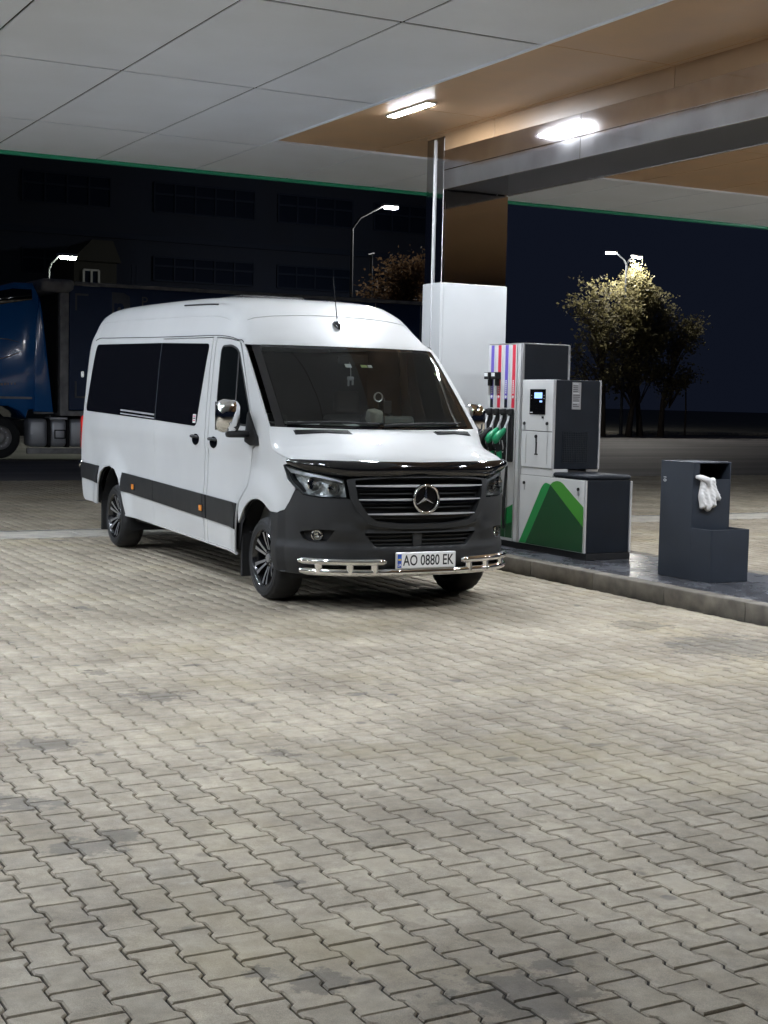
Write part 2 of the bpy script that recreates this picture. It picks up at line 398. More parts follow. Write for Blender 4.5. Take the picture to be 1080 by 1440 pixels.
# one shared stone for the 300 nearest, tilt and height per object
sm = bpy.data.meshes.new('paver')
sv = np.concatenate([np.c_[top_ring, np.zeros(NR)], np.c_[body_ring, np.full(NR, -.0045)], np.c_[body_ring, np.full(NR, -.03)]])
sm.from_pydata(sv.tolist(), [], sf); sm.materials.append(M['paver']); sm.update()
for i in sorted(single):
    o = bpy.data.objects.new('paver', sm); COL.objects.link(o); o.parent = fore
    o.location = (cx[i], cy[i], hz[i]); o.rotation_euler = (ty[i], -tx[i], rot[i])
rest = [i for i in range(NP_) if i not in single]
V = np.concatenate([stone(i, False) for i in rest]).astype(np.float32)
flen = [len(f) for f in sf]; nl = sum(flen); flat = np.array([v for f in sf for v in f])
me = bpy.data.meshes.new('paver_field')
me.vertices.add(len(V)); me.vertices.foreach_set('co', V.ravel())
K = len(rest); me.loops.add(nl * K); me.polygons.add(len(sf) * K)
li = (flat[None, :] + (np.arange(K) * 3 * NR)[:, None]).ravel(); me.loops.foreach_set('vertex_index', li.astype(np.int32))
st = np.concatenate([[0], np.cumsum(flen)[:-1]]); me.polygons.foreach_set('loop_start', (st[None, :] + (np.arange(K) * nl)[:, None]).ravel().astype(np.int32))
me.polygons.foreach_set('loop_total', np.tile(flen, K).astype(np.int32))
me.update(calc_edges=True)
at = me.attributes.new('tone', 'FLOAT', 'POINT'); at.data.foreach_set('value', np.repeat(RNG.uniform(.002, 1, K), 3 * NR).astype(np.float32))
me.materials.append(M['paver'])
pf = bpy.data.objects.new('paver_field', me); COL.objects.link(pf); pf.parent = fore; pf['kind'] = 'stuff'

# plain paving where the stones lie outside every view of the photo
occ = set((int(math.floor(a)), int(math.floor(b))) for a, b in zip(cx, cy)); mb = MB()
for a in range(-15, 24):
    for b in range(-12, 27):
        if (a, b) in occ or (b in (16, 17) and a > -13) or (7 <= a <= 9 and 3 <= b <= 16): continue
        mb.add([(a, b, -.003), (a + 1, b, -.003), (a + 1, b + 1, -.003), (a, b + 1, -.003)], [(0, 1, 2, 3)])
pp_ = mb.build('plain_paving', M['paver'], fore); pp_['kind'] = 'stuff'

dr = struct(empty('drain_channel', (0, 17.0, 0)))
x = -12.0
while x < 30:
    MB().rbox(x + .004, x + .996, -.5, .28, -.03, .006, .008).build('channel_slab', M['drain'], dr); x += 1.0
mb = MB(); mb.box(-12, 30, .30, .305, -.02, .004); mb.box(-12, 30, .395, .40, -.02, .004)
mb.build('slot_edge', M['alu'], dr)
mb = MB(); mb.box(-12, 30, .306, .394, -.03, -.001); mb.build('slot_grate', M['void'], dr)

# ------------------------------------------------------------------ island with kerb
isl = struct(empty('pump_island', (8.7, 10, 0)))
y = 3.6
while y < 16.0:
    L = min(1.0, 16.05 - y)
    for xa, xb in ((7.93, 8.08), (9.40, 9.55)):
        MB().rbox(xa - 8.7, xb - 8.7, y - 10 + .003, y - 10 + L - .003, -.03, .150, .012).build('kerb_stone', M['kerb'], isl, smooth=30)
    y += L
y = 3.6
while y < 15.9:
    for k in range(3):
        xa = 8.083 + k * .439
        MB().rbox(xa - 8.7, xa + .435 - 8.7, y - 10 + .002, y - 10 + .598 - .002, .10, .148 + random.uniform(-.001, .0015), .004).build('island_tile', M['slab'], isl)
    y += .6
mb = MB(); mb.box(-.62, .70, -6.4, 6.0, -.03, .139); mb.build('island_core', M['kerb'], isl)

# ------------------------------------------------------------------ canopy
CZ = 4.62
can = tag(empty('canopy', (6.9, 6, CZ)), 'wide petrol station canopy with white and orange-brown ceiling panels', 'canopy')
def cbox(name, mt, x0, x1, y0, y1, z0, z1, r=.004, parent=can):
    return MB().rbox(x0 - 6.9, x1 - 6.9, y0 - 6, y1 - 6, z0 - CZ, z1 - CZ, r).build(name, mt, parent)
xs = [6.9 + 1.32 * k for k in range(-14, 12)]
ys = [18.1, 15.95] + [15.95 - 2.9 * k for k in range(1, 9)]
for j in range(len(ys) - 1):
    yb, ya = ys[j], ys[j + 1]
    for i in range(len(xs) - 1):
        xa, xb = xs[i], xs[i + 1]
        if xa >= 6.89:
            if j == 0: cbox('ceiling_panel', M['panel'], xa + .010, xb - .010, 15.60 + .010, yb - .010, CZ, CZ + .03)
            else: cbox('orange_panel', M['orange'], xa + .005, xb - .005, ya + .005, (15.57 if j == 1 else yb) - .005, CZ + .012, CZ + .04)
        else:
            cbox('ceiling_panel', M['panel'], xa + .010, xb - .010, ya + .018, yb - .018, CZ + random.uniform(0, .002), CZ + .012)
cbox('edge_strip', M['panel'], 6.872, 6.903, -7.2, 15.60, CZ - .012, CZ + .02)
cbox('edge_strip', M['panel'], 6.904, 21.2, 15.572, 15.600, CZ - .012, CZ + .02)
cbox('roof_slab', M['void'], -11.7, 21.2, -7.4, 18.0, CZ + .06, CZ + .5)
cbox('fascia', M['white'], -11.7, 21.3, 18.13, 18.20, CZ + .012, CZ + .9)
cbox('green_edge_trim', M['green_edge'], -11.7, 21.3, 18.105, 18.215, CZ - .03, CZ + .008)
# beam over the island: brown upstand, polished steel side, dark soffit
BX0, BX1 = 8.28, 9.16
y = 14.04
first = True
while y > -4:
    L = 2.55
    for (xa, xb) in ((BX0, BX0 + .03), (BX1 - .03, BX1)):
        cbox('beam_mirror', M['mirror'], xa, xb, y - L + .003, y - .003, 4.225, 4.440, .003)
        cbox('beam_mirror', M['mirror'], xa, xb, y - L + .003, y - .003, 4.012, 4.221, .003)
    y -= L
y = 13.42
ybs = [14.44, 13.05, 10.15, 7.25, 4.35, 1.45, -1.45, -4.2]
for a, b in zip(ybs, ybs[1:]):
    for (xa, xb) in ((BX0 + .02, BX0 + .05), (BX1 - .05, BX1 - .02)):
        cbox('beam_upstand', M['orange_dim'], xa, xb, b + .003, a - .003, 4.43, CZ + .02, .003)
cbox('beam_soffit', M['soffit'], BX0 + .031, BX1 - .031, -4.2, 14.04, 4.018, 4.06, .003)
# linear canopy lights
def fixture(x, y, cool=False):
    t = tag(empty('canopy_light', (x, y, CZ)), group='linear lights under the canopy', cat='ceiling light')
    MB().rbox(-.056, .056, -.43, .43, -.004, .02, .003).build('housing', M['housing'], t)
    MB().rbox(-.045, .045, -.40, .40, -.008, .002, .003).build('diffuser', M['diffuser_cool' if cool else 'diffuser'], t)
    return t
LIGHTS = [(7.32, 13.1), (10.12, 13.1), (7.32, 7.3), (10.12, 7.3), (1.6, 13.1), (-1.2, 13.1), (1.6, 7.3), (-1.2, 7.3), (16.2, 13.1), (16.2, 7.3), (19.0, 13.1), (19.0, 7.3), (-7.0, 13.1), (-7.0, 7.3), (-9.8, 13.1), (-9.8, 7.3), (1.6, 16.7), (-1.2, 16.7), (17.6, 16.7), (-7.0, 16.7)]  # outermost rows and far-edge lights are unseen, added to lift ceiling and ground
for x, y in LIGHTS:
    f = fixture(x, y, x < 3); f['label'] = 'lit linear light in the orange-brown ceiling beside the mirrored beam' if (x, y) == (7.32, 13.1) else 'slim linear light in the canopy ceiling out of sight in the photo'

# ------------------------------------------------------------------ column
colm = tag(empty('canopy_column', (8.72, 14.24, .15)), 'canopy column with white lower cladding and smoked mirror upper part', 'column')
def kbox(name, mt, x0, x1, y0, y1, z0, z1, r=.004): return MB().rbox(x0 - 8.72, x1 - 8.72, y0 - 14.24, y1 - 14.24, z0 - .15, z1 - .15, r).build(name, mt, colm)
kbox('white_cladding', M['white'], 8.28, 8.315, 14.04, 14.232, .15, 2.99)
kbox('white_cladding', M['white'], 8.28, 8.315, 14.25, 14.44, .15, 2.99)
kbox('white_cladding', M['white'], 8.317, 9.16, 14.04, 14.07, .15, 2.99)
kbox('white_cladding', M['white'], 8.317, 9.16, 14.41, 14.44, .15, 2.99)
kbox('white_cladding', M['white'], 9.125, 9.16, 14.072, 14.408, .15, 2.99)
kbox('mirror_cladding', M['smoked'], 8.292, 8.32, 14.052, 14.232, 2.995, 4.60)
kbox('mirror_cladding', M['smoked'], 8.292, 8.32, 14.25, 14.43, 2.995, 4.60)
kbox('mirror_cladding', M['smoked'], 8.322, 9.148, 14.052, 14.08, 2.995, 4.008)
kbox('mirror_cladding', M['smoked'], 8.322, 9.148, 14.40, 14.43, 2.995, 4.008)
kbox('mirror_cladding', M['smoked'], 9.12, 9.148, 14.082, 14.398, 2.995, 4.60)
kbox('edge_profile', M['whiteedge'], 8.272, 8.31, 14.233, 14.249, .15, 4.58, .003)
kbox('edge_profile', M['whiteedge'], 8.286, 8.292, 14.042, 14.050, 2.995, 4.58, .002)
kbox('cap_plate', M['white'], 8.285, 9.155, 14.045, 14.435, 2.985, 2.993, .002)
kbox('steel_core', M['void'], 8.40, 9.04, 14.12, 14.36, .15, 4.60)

# ------------------------------------------------------------------ fuel dispenser   (its own frame: origin x 8.45, y 11.45, island top)
ID = .150
pump = tag(empty('fuel_dispenser', (8.45, 11.45, ID)), 'white and anthracite fuel dispenser with four nozzles and green peak graphic', 'fuel dispenser')
def pbox(name, mt, x0, x1, y0, y1, z0, z1, r=.006, parent=pump, smooth=None): return MB().rbox(x0, x1, y0, y1, z0, z1, r).build(name, mt, parent, smooth)
pbox('plinth', M['matte'], .012, .55, -.02, 1.90, 0, .065)
pbox('lower_cabinet', M['anthracite'], .014, .556, .012, 1.15, .066, .785)
front = pbox('front_panel', M['pump_white'], 0, .012, .022, 1.148, .068, .782, .004)
pbox('corner_strip', M['whiteedge'], -.002, .016, -.006, .020, .068, .782, .003)
pbox('corner_strip', M['whiteedge'], .545, .568, -.004, .022, .068, .775, .003)
pbox('cabinet_cap', M['anthracite'], .02, .556, -.004, .60, .787, .835, .022, smooth=40)
# peak graphic, printed sheets lying on the front panel, listed as (y, z) of this frame
def sheet(name, mt, poly, x, parent=pump):
    n = len(poly); mb = MB(); vs = [(x, p[0], p[1]) for p in poly] + [(x + .0012, p[0], p[1]) for p in poly]
    mb.add(vs, [tuple(range(n)), tuple(range(n, 2 * n))[::-1]] + [(k, n + k, n + (k + 1) % n, (k + 1) % n) for k in range(n)])
    return mb.build(name, mt, parent)
def arc(p0, p1, p2, k=8): return [tuple((1 - t) ** 2 * Vector(p0) + 2 * t * (1 - t) * Vector(p1) + t * t * Vector(p2)) for t in [i / k for i in range(k + 1)]]
left = [(1.138, .073), (.80, .60)] + arc((.80, .60), (.73, .725), (.665, .722)) + [(.595, .708), (1.02, .073)]
sheet('left_stripe', M['g_bright'], left, -.0035, front)
right = [(.595, .708)] + arc((.565, .73), (.44, .785), (.33, .70)) + [(.026, .52), (.026, .325)]
sheet('right_stripe', M['g_light'], right, -.0036, front)
sheet('peak_shade', M['g_dark'], [(1.02, .073), (.595, .708), (.026, .325), (.026, .073)], -.0024, front)
for yy, zz in ((1.07, .70), (.12, .69)):
    k = MB().lathe([(.0, -.012), (.016, -.012), (.018, 0)], 14, 'x', (0, yy, zz)).build('lock', M['matte'], front, smooth=40)
    MB().rbox(-.008, -.004, yy - .009 - .004, yy + .009 - .004, zz - .065, zz - .012, .002).build('key_tag', M['alu'], k)
# upper cabinet with the display
pbox('waist', M['pump_white'], .004, .20, .585, 1.15, .785, .865, .006)
pbox('waist', M['alu'], .44, .59, .60, 1.15, .836, .862, .004)
pbox('upper_cabinet', M['anthracite'], .014, .575, .592, 1.15, .862, 1.765)
disp = pbox('display_door', M['pump_white'], -.004, .012, .586, 1.146, 1.242, 1.765, .006)
low = pbox('lower_door', M['pump_white'], -.004, .012, .586, 1.146, .866, 1.236, .006)
pbox('corner_strip', M['whiteedge'], -.006, .022, .578, .590, .866, 1.766, .003)
pbox('corner_strip', M['whiteedge'], .572, .592, .584, .612, .862, 1.770, .003)
pbox('recess_frame', M['alu'], -.0075, -.0045, .668, .672, .90, 1.21, .001, low); pbox('recess_frame', M['alu'], -.0075, -.0045, 1.05, 1.054, .90, 1.21, .001, low)
scr = pbox('screen_bezel', M['gloss'], -.010, -.004, .72, 1.00, 1.41, 1.67, .003, disp)
pbox('lcd', M['lcd'], -.0122, -.0102, .775, .915, 1.575, 1.635, .001, scr)
pbox('lcd', M['lcd'], -.0122, -.0102, .775, .82, 1.535, 1.553, .001, scr)
for k in range(4): pbox('key', M['tag'], -.0118, -.0102, .735 + .17 * (k % 2) + .055 * (k % 2), .75 + .17 * (k % 2) + .055 * (k % 2), 1.60 - .03 * (k // 2), 1.608 - .03 * (k // 2), .001, scr)
pbox('brand_strip', M['sticker'], -.0118, -.0102, .94, .985, 1.425, 1.435, .001, scr)
pbox('card_slot', M['matte'], -.010, -.004, .745, .78, 1.372, 1.395, .002, disp)
for (yy, zz, par) in ((1.09, 1.315, disp), (.68, 1.32, disp), (.872, 1.185, low)):
    k = MB().lathe([(.0, -.016), (.017, -.016), (.019, -.004)], 14, 'x', (0, yy, zz)).build('lock', M['matte'], par, smooth=40)
    MB().rbox(-.012, -.006, yy - .014, yy + .004, zz - .07, zz - .014, .002).build('key_tag', M['matte'] if par is low else M['alu'], k)
nm = text('number', '1', .165, M['ink'], low, (-.0065, .866, 1.06), (0, -1, 0), (0, 0, 1), ext=.0015, bold=.004)
pbox('number_foot', M['ink'], -.0082, -.0062, .832, .894, .996, 1.010, .0006, nm)
# side facing the camera: info plate and ventilation grid
pl_ = pbox('info_plate', M['tag'], .225, .335, .586, .591, 1.47, 1.745, .002)
for k in range(13):
    pbox('print_line', M['ink'] if k % 5 else M['sticker'], .235, .235 + random.uniform(.05, .09), .5845, .5855, 1.725 - k * .019, 1.731 - k * .019, .0005, pl_)
vent = MB()
for k in range(15): vent.box(.13 + k * .0215, .1325 + k * .0215, .5855, .591, .93, 1.24)
for k in range(15): vent.box(.13, .433, .586, .5905, .93 + k * .022, .9325 + k * .022)
vent.build('vent_grid', mat('vent_grey', (.06, .068, .08), .4, metal=.5), pump)
# nozzle tower
pbox('tower', M['anthracite'], .016, .575, 1.155, 1.812, .066, 2.135)
pbox('tower_strip', M['whiteedge'], .566, .592, 1.146, 1.172, 1.77, 2.14, .003)
pbox('tower_top', M['alu'], .0, .58, 1.15, 1.815, 2.136, 2.146, .003)
for (a, b, mt) in ((1.148, 1.185, 'alu'), (1.189, 1.222, 'pump_white'), (1.226, 1.25, 'pump_white')):
    pbox('trim_profile', M[mt], -.012 if mt == 'alu' else -.004, .015, a, b, .068, 2.135, .004)
YC = [1.332, 1.470, 1.608, 1.746]; SC = ['red', 'purple', 'red', 'purple']
nz_proto = {}
for k, (yc, sc) in enumerate(zip(YC, SC)):
    col_ = pbox('hose_column', M['pump_white'], -.006, .014, yc - .066, yc + .066, .068, 2.132, .004)
    pbox('colour_stripe', M[sc], -.0085, -.0062, yc - .045, yc + .012, 1.50, 2.13, .001, col_)
    pbox('grade_plate', M['anthracite'] if sc == 'purple' else M['red'], -.0088, -.0064, yc - .044, yc + .011, 1.47, 1.56, .001, col_)
    for q in range(7): pbox('grade_letter', M['sticker'], -.0095, -.0087, yc - .026, yc - .004, 1.62 + q * .021, 1.634 + q * .021, .0004, col_)
    MB().lathe([(.0, -.013), (.014, -.013), (.016, -.008)], 14, 'x', (0, yc - .016, 1.585)).build('grade_button', M['sticker'], col_, smooth=40)
    if k >= 2:
        rd = pbox('card_reader', M['matte'], -.075, -.008, yc - .05, yc + .045, 1.77, 1.845, .006, col_)
        pbox('reader_face', M['sticker'], -.078, -.0755, yc - .03, yc + .035, 1.80, 1.838, .001, rd)
        pbox('reader_stem', M['matte'], -.05, -.006, yc - .03, yc + .01, 1.70, 1.77, .006, rd)
    hol = pbox('holster', M['matte'], -.030, -.007, yc - .050, yc + .048, .90, 1.46, .012, col_)
    pbox('holster_lip', M['plastic'], -.050, -.031, yc - .048, yc + .046, 1.40, 1.455, .008, hol)
    # nozzle: spout up into the holster, body, lever guard, swivel and hose
    green = k < 2
    nz = MB().tube([(-.088, yc, 1.252), (-.105, yc, 1.232), (-.14, yc, 1.205), (-.178, yc, 1.168), (-.20, yc, 1.13), (-.19, yc, 1.10)], [.018, .027, .037, .042, .042, .025], 12).build('nozzle', M['g_nozzle'] if green else M['matte'], pump, smooth=60)
    MB().tube([(-.040, yc, 1.385), (-.050, yc, 1.345), (-.098, yc, 1.24)], [.011, .0125, .015], 10).build('spout', M['satin'], nz, smooth=60)
    MB().tube([(-.186, yc, 1.12), (-.182, yc, 1.09), (-.165, yc, 1.04), (-.155, yc, 1.02)], [.031, .028, .027, .030], 12).build('grip', M['matte'], nz, smooth=60)
    MB().tube([(-.095, yc, 1.165), (-.075, yc, 1.10), (-.076, yc, 1.06), (-.095, yc, 1.025), (-.15, yc, 1.02)], .0095, 8).build('lever_guard', M['matte'], nz, smooth=60)
    MB().tube([(-.12, yc, 1.13), (-.105, yc, 1.06), (-.11, yc, 1.0)], .006, 8).build('lever', M['alu'], nz, smooth=60)
    MB().tube([(-.154, yc, 1.018), (-.150, yc, .96), (-.146, yc, .87)], [.029, .028, .024], 12).build('hose_sleeve', M['g_nozzle'] if green else M['matte'], nz, smooth=60)
    MB().tube([(-.146, yc, .87), (-.118, yc + .005, .64), (-.085, yc + .01, .42), (-.06, yc + .02, .25), (-.045, yc + .045, .20), (-.04, yc + .06, .30), (-.03, yc + .062, .60), (-.012, yc + .062, .86)], .0145, 8).build('hose', M['rubber'], nz, smooth=60)
    # green wave of the graphic runs on along the foot of each column
    sheet('foot_graphic', M['g_bright'], [(yc - .064, .10), (yc - .064, .46 - .05 * k), (yc + .064, .41 - .05 * k), (yc + .064, .10)][::1], -.0072, col_)
    sheet('foot_shade', M['g_dark'], [(yc - .064, .10), (yc - .064, .27 - .03 * k), (yc + .064, .24 - .03 * k), (yc + .064, .10)], -.0084, col_)

# ------------------------------------------------------------------ waste bin
bin_ = tag(empty('waste_bin', (8.45, 9.62, ID)), 'dark blue-grey steel waste bin with tall rear and low front box', 'bin')
def bbox(name, mt, x0, x1, y0, y1, z0, z1, r=.003, parent=bin_): return MB().rbox(x0, x1, y0, y1, z0, z1, r).build(name, mt, parent)
t_ = .012
lb = MB(); lb.rbox(0, t_, 0, .262, 0, .462, .003); lb.rbox(t_ + .001, .435, 0, t_, 0, .462, .003); lb.rbox(.423, .435, t_ + .001, .262, 0, .462, .003); lb.build('low_box', M['bin'], bin_)
lp = MB(); lp.box(t_, .423, t_, .262, .25, .262); lp.build('low_box_floor', M['bin_dark'], bin_)
tb = MB(); tb.rbox(0, t_, .263, .70, 0, 1.04, .003); tb.rbox(.423, .435, .263, .70, 0, 1.04, .003); tb.rbox(t_ + .001, .422, .688, .70, 0, 1.04, .003); tb.rbox(t_ + .001, .422, .263, .275, 0, .885, .003); tb.rbox(t_ + .001, .075, .263, .275, .886, 1.04, .003)
tb.rbox(t_, .423, .276, .687, 1.028, 1.038, .002)
tb.build('tall_box', M['bin'], bin_)
ch = MB(); ch.add([(.076, .277, .886), (.422, .277, .886), (.422, .60, .80), (.076, .60, .80)], [(0, 1, 2, 3)]); ch.box(.076, .422, .60, .61, .80, 1.027); ch.build('chute', M['bin_dark'], bin_)
text('marking', '10', .055, M['sticker'], bin_, (-.0012, .645, .875), (0, 0, -1), (0, -1, 0), ext=.0006)

# gloves hanging over the pocket edge
def glove(x, y, z, s, seed, label, flip=1, rz=0.0):
    rn = random.Random(seed)
    out = [(-.045, .0), (.05, .004), (.052, -.05), (.066, -.10), (.085, -.135), (.098, -.165), (.088, -.195), (.065, -.19), (.056, -.165), (.062, -.20), (.064, -.235), (.046, -.255), (.032, -.24), (.026, -.262), (.006, -.285), (-.012, -.262), (-.02, -.245), (-.032, -.262), (-.05, -.25), (-.052, -.21), (-.062, -.15), (-.052, -.08)]
    out = [(flip * a * s * 1.5, b * s) for a, b in out]
    if flip < 0: out = out[::-1]
    poly = densify(rounded(out, .02 * s, 3), .012)
    if area(poly) < 0: poly = poly[::-1]
    grid = [(i * .009, j * .009) for i in range(-22, 23) for j in range(-42, 3)]
    def dist(p): return min(math.hypot(p[0] - q[0], p[1] - q[1]) for q in poly)
    ins = [p for p in grid if inside(poly, p) and dist(p) > .004]
    n = len(poly); pts = [Vector(p) for p in poly + ins]
    r = delaunay_2d_cdt(pts, [(i, (i + 1) % n) for i in range(n)], [], 0, 1e-6)
    vv = r[0]; tri = [f for f in r[2] if inside(poly, ((vv[f[0]].x + vv[f[1]].x + vv[f[2]].x) / 3, (vv[f[0]].y + vv[f[1]].y + vv[f[2]].y) / 3))]
    mb = MB(); fr = []; bk = []
    for p in vv:
        d = dist((p.x, p.y)); th = .034 * s * math.sqrt(min(1, d / (.028 * s))) * (1 - .3 * min(1, d / .05))
        wr = .0025 * math.sin(p.y * 190 + 3 * math.sin(p.x * 60 + seed)) * min(1, d / .01) + .005 * math.sin(p.x * 95 + p.y * 40 + seed)* min(1, d / .012)
        fr.append((p.x, -th - wr - .012, p.y)); bk.append((p.x, -.003 + .25 * th * 0, p.y))
    N = len(vv); mb.add(fr + bk, [tuple(f) for f in tri] + [tuple(i + N for i in f[::-1]) for f in tri])
    # seam between front and back along the outline
    mb.f += [(i, (i + 1) % n, N + (i + 1) % n, N + i) for i in range(n)]; mb.mi += [0] * n
    o = mb.build('glove', M['glove'], None, smooth=70); o.location = (x, y, z); o.rotation_euler = (0, rz, 0)
    return tag(o, label, 'glove', 'white gloves hung on the bin')
glove(8.605, 9.879, 1.050, 1.06, 3, 'crumpled white glove hanging in front of the dark bin pocket')
cuff = MB().tube([(8.47, 9.868, 1.062), (8.50, 9.852, 1.058), (8.54, 9.845, 1.045), (8.585, 9.842, 1.03), (8.60, 9.842, .99)], [.014, .024, .030, .034, .02], 10)
cuff = cuff.build('glove', M['glove'], None, smooth=60); tag(cuff, 'twisted white glove cuff tucked sideways over the pocket edge of the bin', 'glove', 'white gloves hung on the bin')

# ------------------------------------------------------------------ minibus (its own frame: x forward from the front axle, y to its left, z up)
def cr(xs, ys, x):
    xs = np.array(xs, float); ys = np.array(ys, float); x = np.clip(np.asarray(x, float), xs[0], xs[-1])
    mm = np.gradient(ys, xs); i = np.clip(np.searchsorted(xs, x) - 1, 0, len(xs) - 2); h = xs[i + 1] - xs[i]; t = (x - xs[i]) / h
    return (2*t**3-3*t**2+1)*ys[i]+(t**3-2*t**2+t)*h*mm[i]+(-2*t**3+3*t**2)*ys[i+1]+(t**3-t**2)*h*mm[i+1]
def sstep(a, b, x): t = np.clip((x - a) / (b - a), 0, 1); return t * t * (3 - 2 * t)
ARCH = ((-.03, .345), (-4.40, .345))
WB = -4.325
def Wz(z): return cr([0, .3, .5, .8, 1.15, 1.47, 1.8, 2.15, 2.3, 2.42], [.955, .975, .99, 1.0, 1.0, .985, .96, .925, .90, .875], z)
def xf(z): return cr([.2, .3, .45, .6, .75, .9, 1.04, 1.16, 1.25], [.885, .93, .955, .965, .975, .965, .945, .90, .84], z)
T0, PP = .3, 2.4
_th = np.linspace(0, PI / 2, 400); _sx = np.sin(_th) ** (2 / PP); _sy = np.cos(_th) ** (2 / PP)
_arc = np.concatenate([[0], np.cumsum(np.hypot(np.diff(.66 * _sx), np.diff(.99 * _sy)))]); TM = T0 + _arc[-1]
def wall(v, z):
    """v: signed distance along the wall from the front centre, negative on the right-hand side of the vehicle"""
    v = np.asarray(v, float); z = np.asarray(z, float); t = TM - np.abs(v)
    s = np.clip(t - T0, 0, _arc[-1]); sx = np.interp(s, _arc, _sx); sy = np.interp(s, _arc, _sy)
    x = np.where(t <= T0, t, T0 + (xf(z) - T0) * sx); y = np.where(t <= T0, Wz(z), Wz(z) * sy)
    # pressed crease below the windows, wheel-arch flares
    y = y - .014 * sstep(1.225, 1.185, z) * sstep(.75, .95, z) * sstep(-5.5, -5.2, t) * sstep(-.1, -.5, t)
    for k, (ax, az) in enumerate(ARCH):
        r = np.hypot((t - ax) * (1 if k == 0 else .93), z - az); y = y + .034 * sstep(.76, .55, r) * (t < .45)
    return np.stack([x, np.sign(v) * y, z], -1)
def wall_off(v, z, off):
    e = 2e-3; P = wall(v, z); a = wall(v + e, z) - wall(v - e, z); b = wall(v, z + e) - wall(v, z - e)
    n = np.cross(a, b); n /= np.maximum(np.linalg.norm(n, axis=-1, keepdims=True), 1e-9); return P + n * np.asarray(off)[..., None]
def Y2v(y): return -np.sign(y) * (T0 - TM + np.interp(-np.abs(y) / .99, -_sy, _arc)) if np.ndim(y) else float(-np.sign(y) * (T0 - TM + np.interp(-abs(y) / .99, -_sy, _arc)))
def panel(name, poly, mt, parent, off=0.0, holes=(), grid=.06, lip=.014, hlip=None, smooth=50, gap=0.0):
    """skin panel: poly in (v, z); thickness shown by a turned-in edge"""
    if area(poly) < 0: poly = poly[::-1]
    if gap: poly = inset(poly, gap)
    loops = [densify(poly, grid)] + [densify(h if area(h) < 0 else h[::-1], grid * .6) for h in holes]
    pts = []; edges = []
    for lp in loops:
        o = len(pts); pts += lp; edges += [(o + i, o + (i + 1) % len(lp)) for i in range(len(lp))]
    nb = len(pts)
    arr = np.array(pts)
    x0, z0 = arr.min(0); x1, z1 = arr.max(0)
    gx_, gz_ = np.meshgrid(np.arange(x0 + grid / 2, x1, grid), np.arange(z0 + grid / 2, z1, grid)); cand = np.c_[gx_.ravel(), gz_.ravel()]
    if len(cand):
        d = np.min(np.hypot(cand[:, None, 0] - arr[None, :, 0], cand[:, None, 1] - arr[None, :, 1]), 1); cand = cand[d > grid * .4]
        cand = [tuple(c) for c in cand if inside(loops[0], c) and not any(inside(h, c) for h in loops[1:])]
    pts = pts + list(cand)
    r = delaunay_2d_cdt([Vector(p) for p in pts], edges, [], 0, 1e-7)
    vv = np.array([(p.x, p.y) for p in r[0]]); tris = []
    for f in r[2]:
        c = vv[list(f)].mean(0)
        if inside(loops[0], c) and not any(inside(h, c) for h in loops[1:]): tris.append(tuple(f))
    offv = off(vv[:, 0], vv[:, 1]) if callable(off) else np.full(len(vv), off)
    P = wall_off(vv[:, 0], vv[:, 1], offv); mb = MB(); mb.add(P.tolist(), tris)
    if lip:
        k = 0
        for li_, lp in enumerate(loops):
            L = lip if li_ == 0 or hlip is None else hlip
            a = np.array(lp); o_ = off(a[:, 0], a[:, 1]) if callable(off) else np.full(len(a), off)
            A = wall_off(a[:, 0], a[:, 1], o_); B = wall_off(a[:, 0], a[:, 1], o_ - L); n = len(lp)
            mb.add(np.concatenate([A, B]).tolist(), [((i + 1) % n, i, n + i, n + (i + 1) % n) for i in range(n)])
    o = mb.build(name, mt, parent, smooth, fix=False); return o
def Rt(poly): return [(t - TM, z) for t, z in poly]        # right-hand side, given as (x, z)
def mir(poly): return [(-v, z) for v, z in poly][::-1]
van = tag(empty('minibus', (5.809, 10.949, 0), math.radians(-91.634)), 'white high-roof minibus with dark bumper and chrome front bar at the pump', 'minibus')

# cap: windscreen, forehead, roof, rear end, lofted between the edge line E and the centre line C
ST = [((.36, 1.43), (.10, 1.44), 0), ((.00, 1.805), (-.27, 1.80), 0), ((-.38, 2.13), (-.645, 2.13), .1), ((-.71, 2.318), (-.83, 2.172), .62), ((-1.06, 2.49), (-1.10, 2.20), .95), ((-1.45, 2.59), (-1.5, 2.215), 1),
      ((-2.2, 2.635), (-2.2, 2.225), 1), ((-3.5, 2.66), (-3.5, 2.250), 1), ((-4.8, 2.665), (-4.8, 2.28), 1), ((-5.33, 2.63), (-5.28, 2.285), 1), ((-5.57, 2.50), (-5.47, 2.20), 1.4), ((-5.67, 2.2), (-5.545, 1.98), 2), ((-5.72, 1.5), (-5.61, 1.45), 2), ((-5.75, .9), (-5.64, .9), 2), ((-5.74, .52), (-5.60, .52), 2), ((-5.60, .44), (-5.52, .44), 2)]
PK = [([0, .2, .4, .7, .88, .96, 1], [1, .965, .85, .52, .23, .075, 0]),
      ([0, .25, .5, .72, .84, .905, .95, 1], [1, .995, .985, .945, .865, .70, .40, 0]),
      ([0, .5, .8, .93, .98, 1], [1, .985, .95, .80, .5, 0])]
def prof(f, k):
    f = abs(f); i = min(int(k), 1); a = float(np.interp(f, *PK[i])) if False else float(cr(*PK[i], f)); b = float(cr(*PK[i + 1], f)); t = k - i; return a * (1 - t) + b * t
si = np.arange(len(ST)); Sx = [s[0][0] for s in ST]; Sz = [s[0][1] for s in ST]; Ex = [s[1][0] for s in ST]; Ez = [s[1][1] for s in ST]; Kk = [s[2] for s in ST]
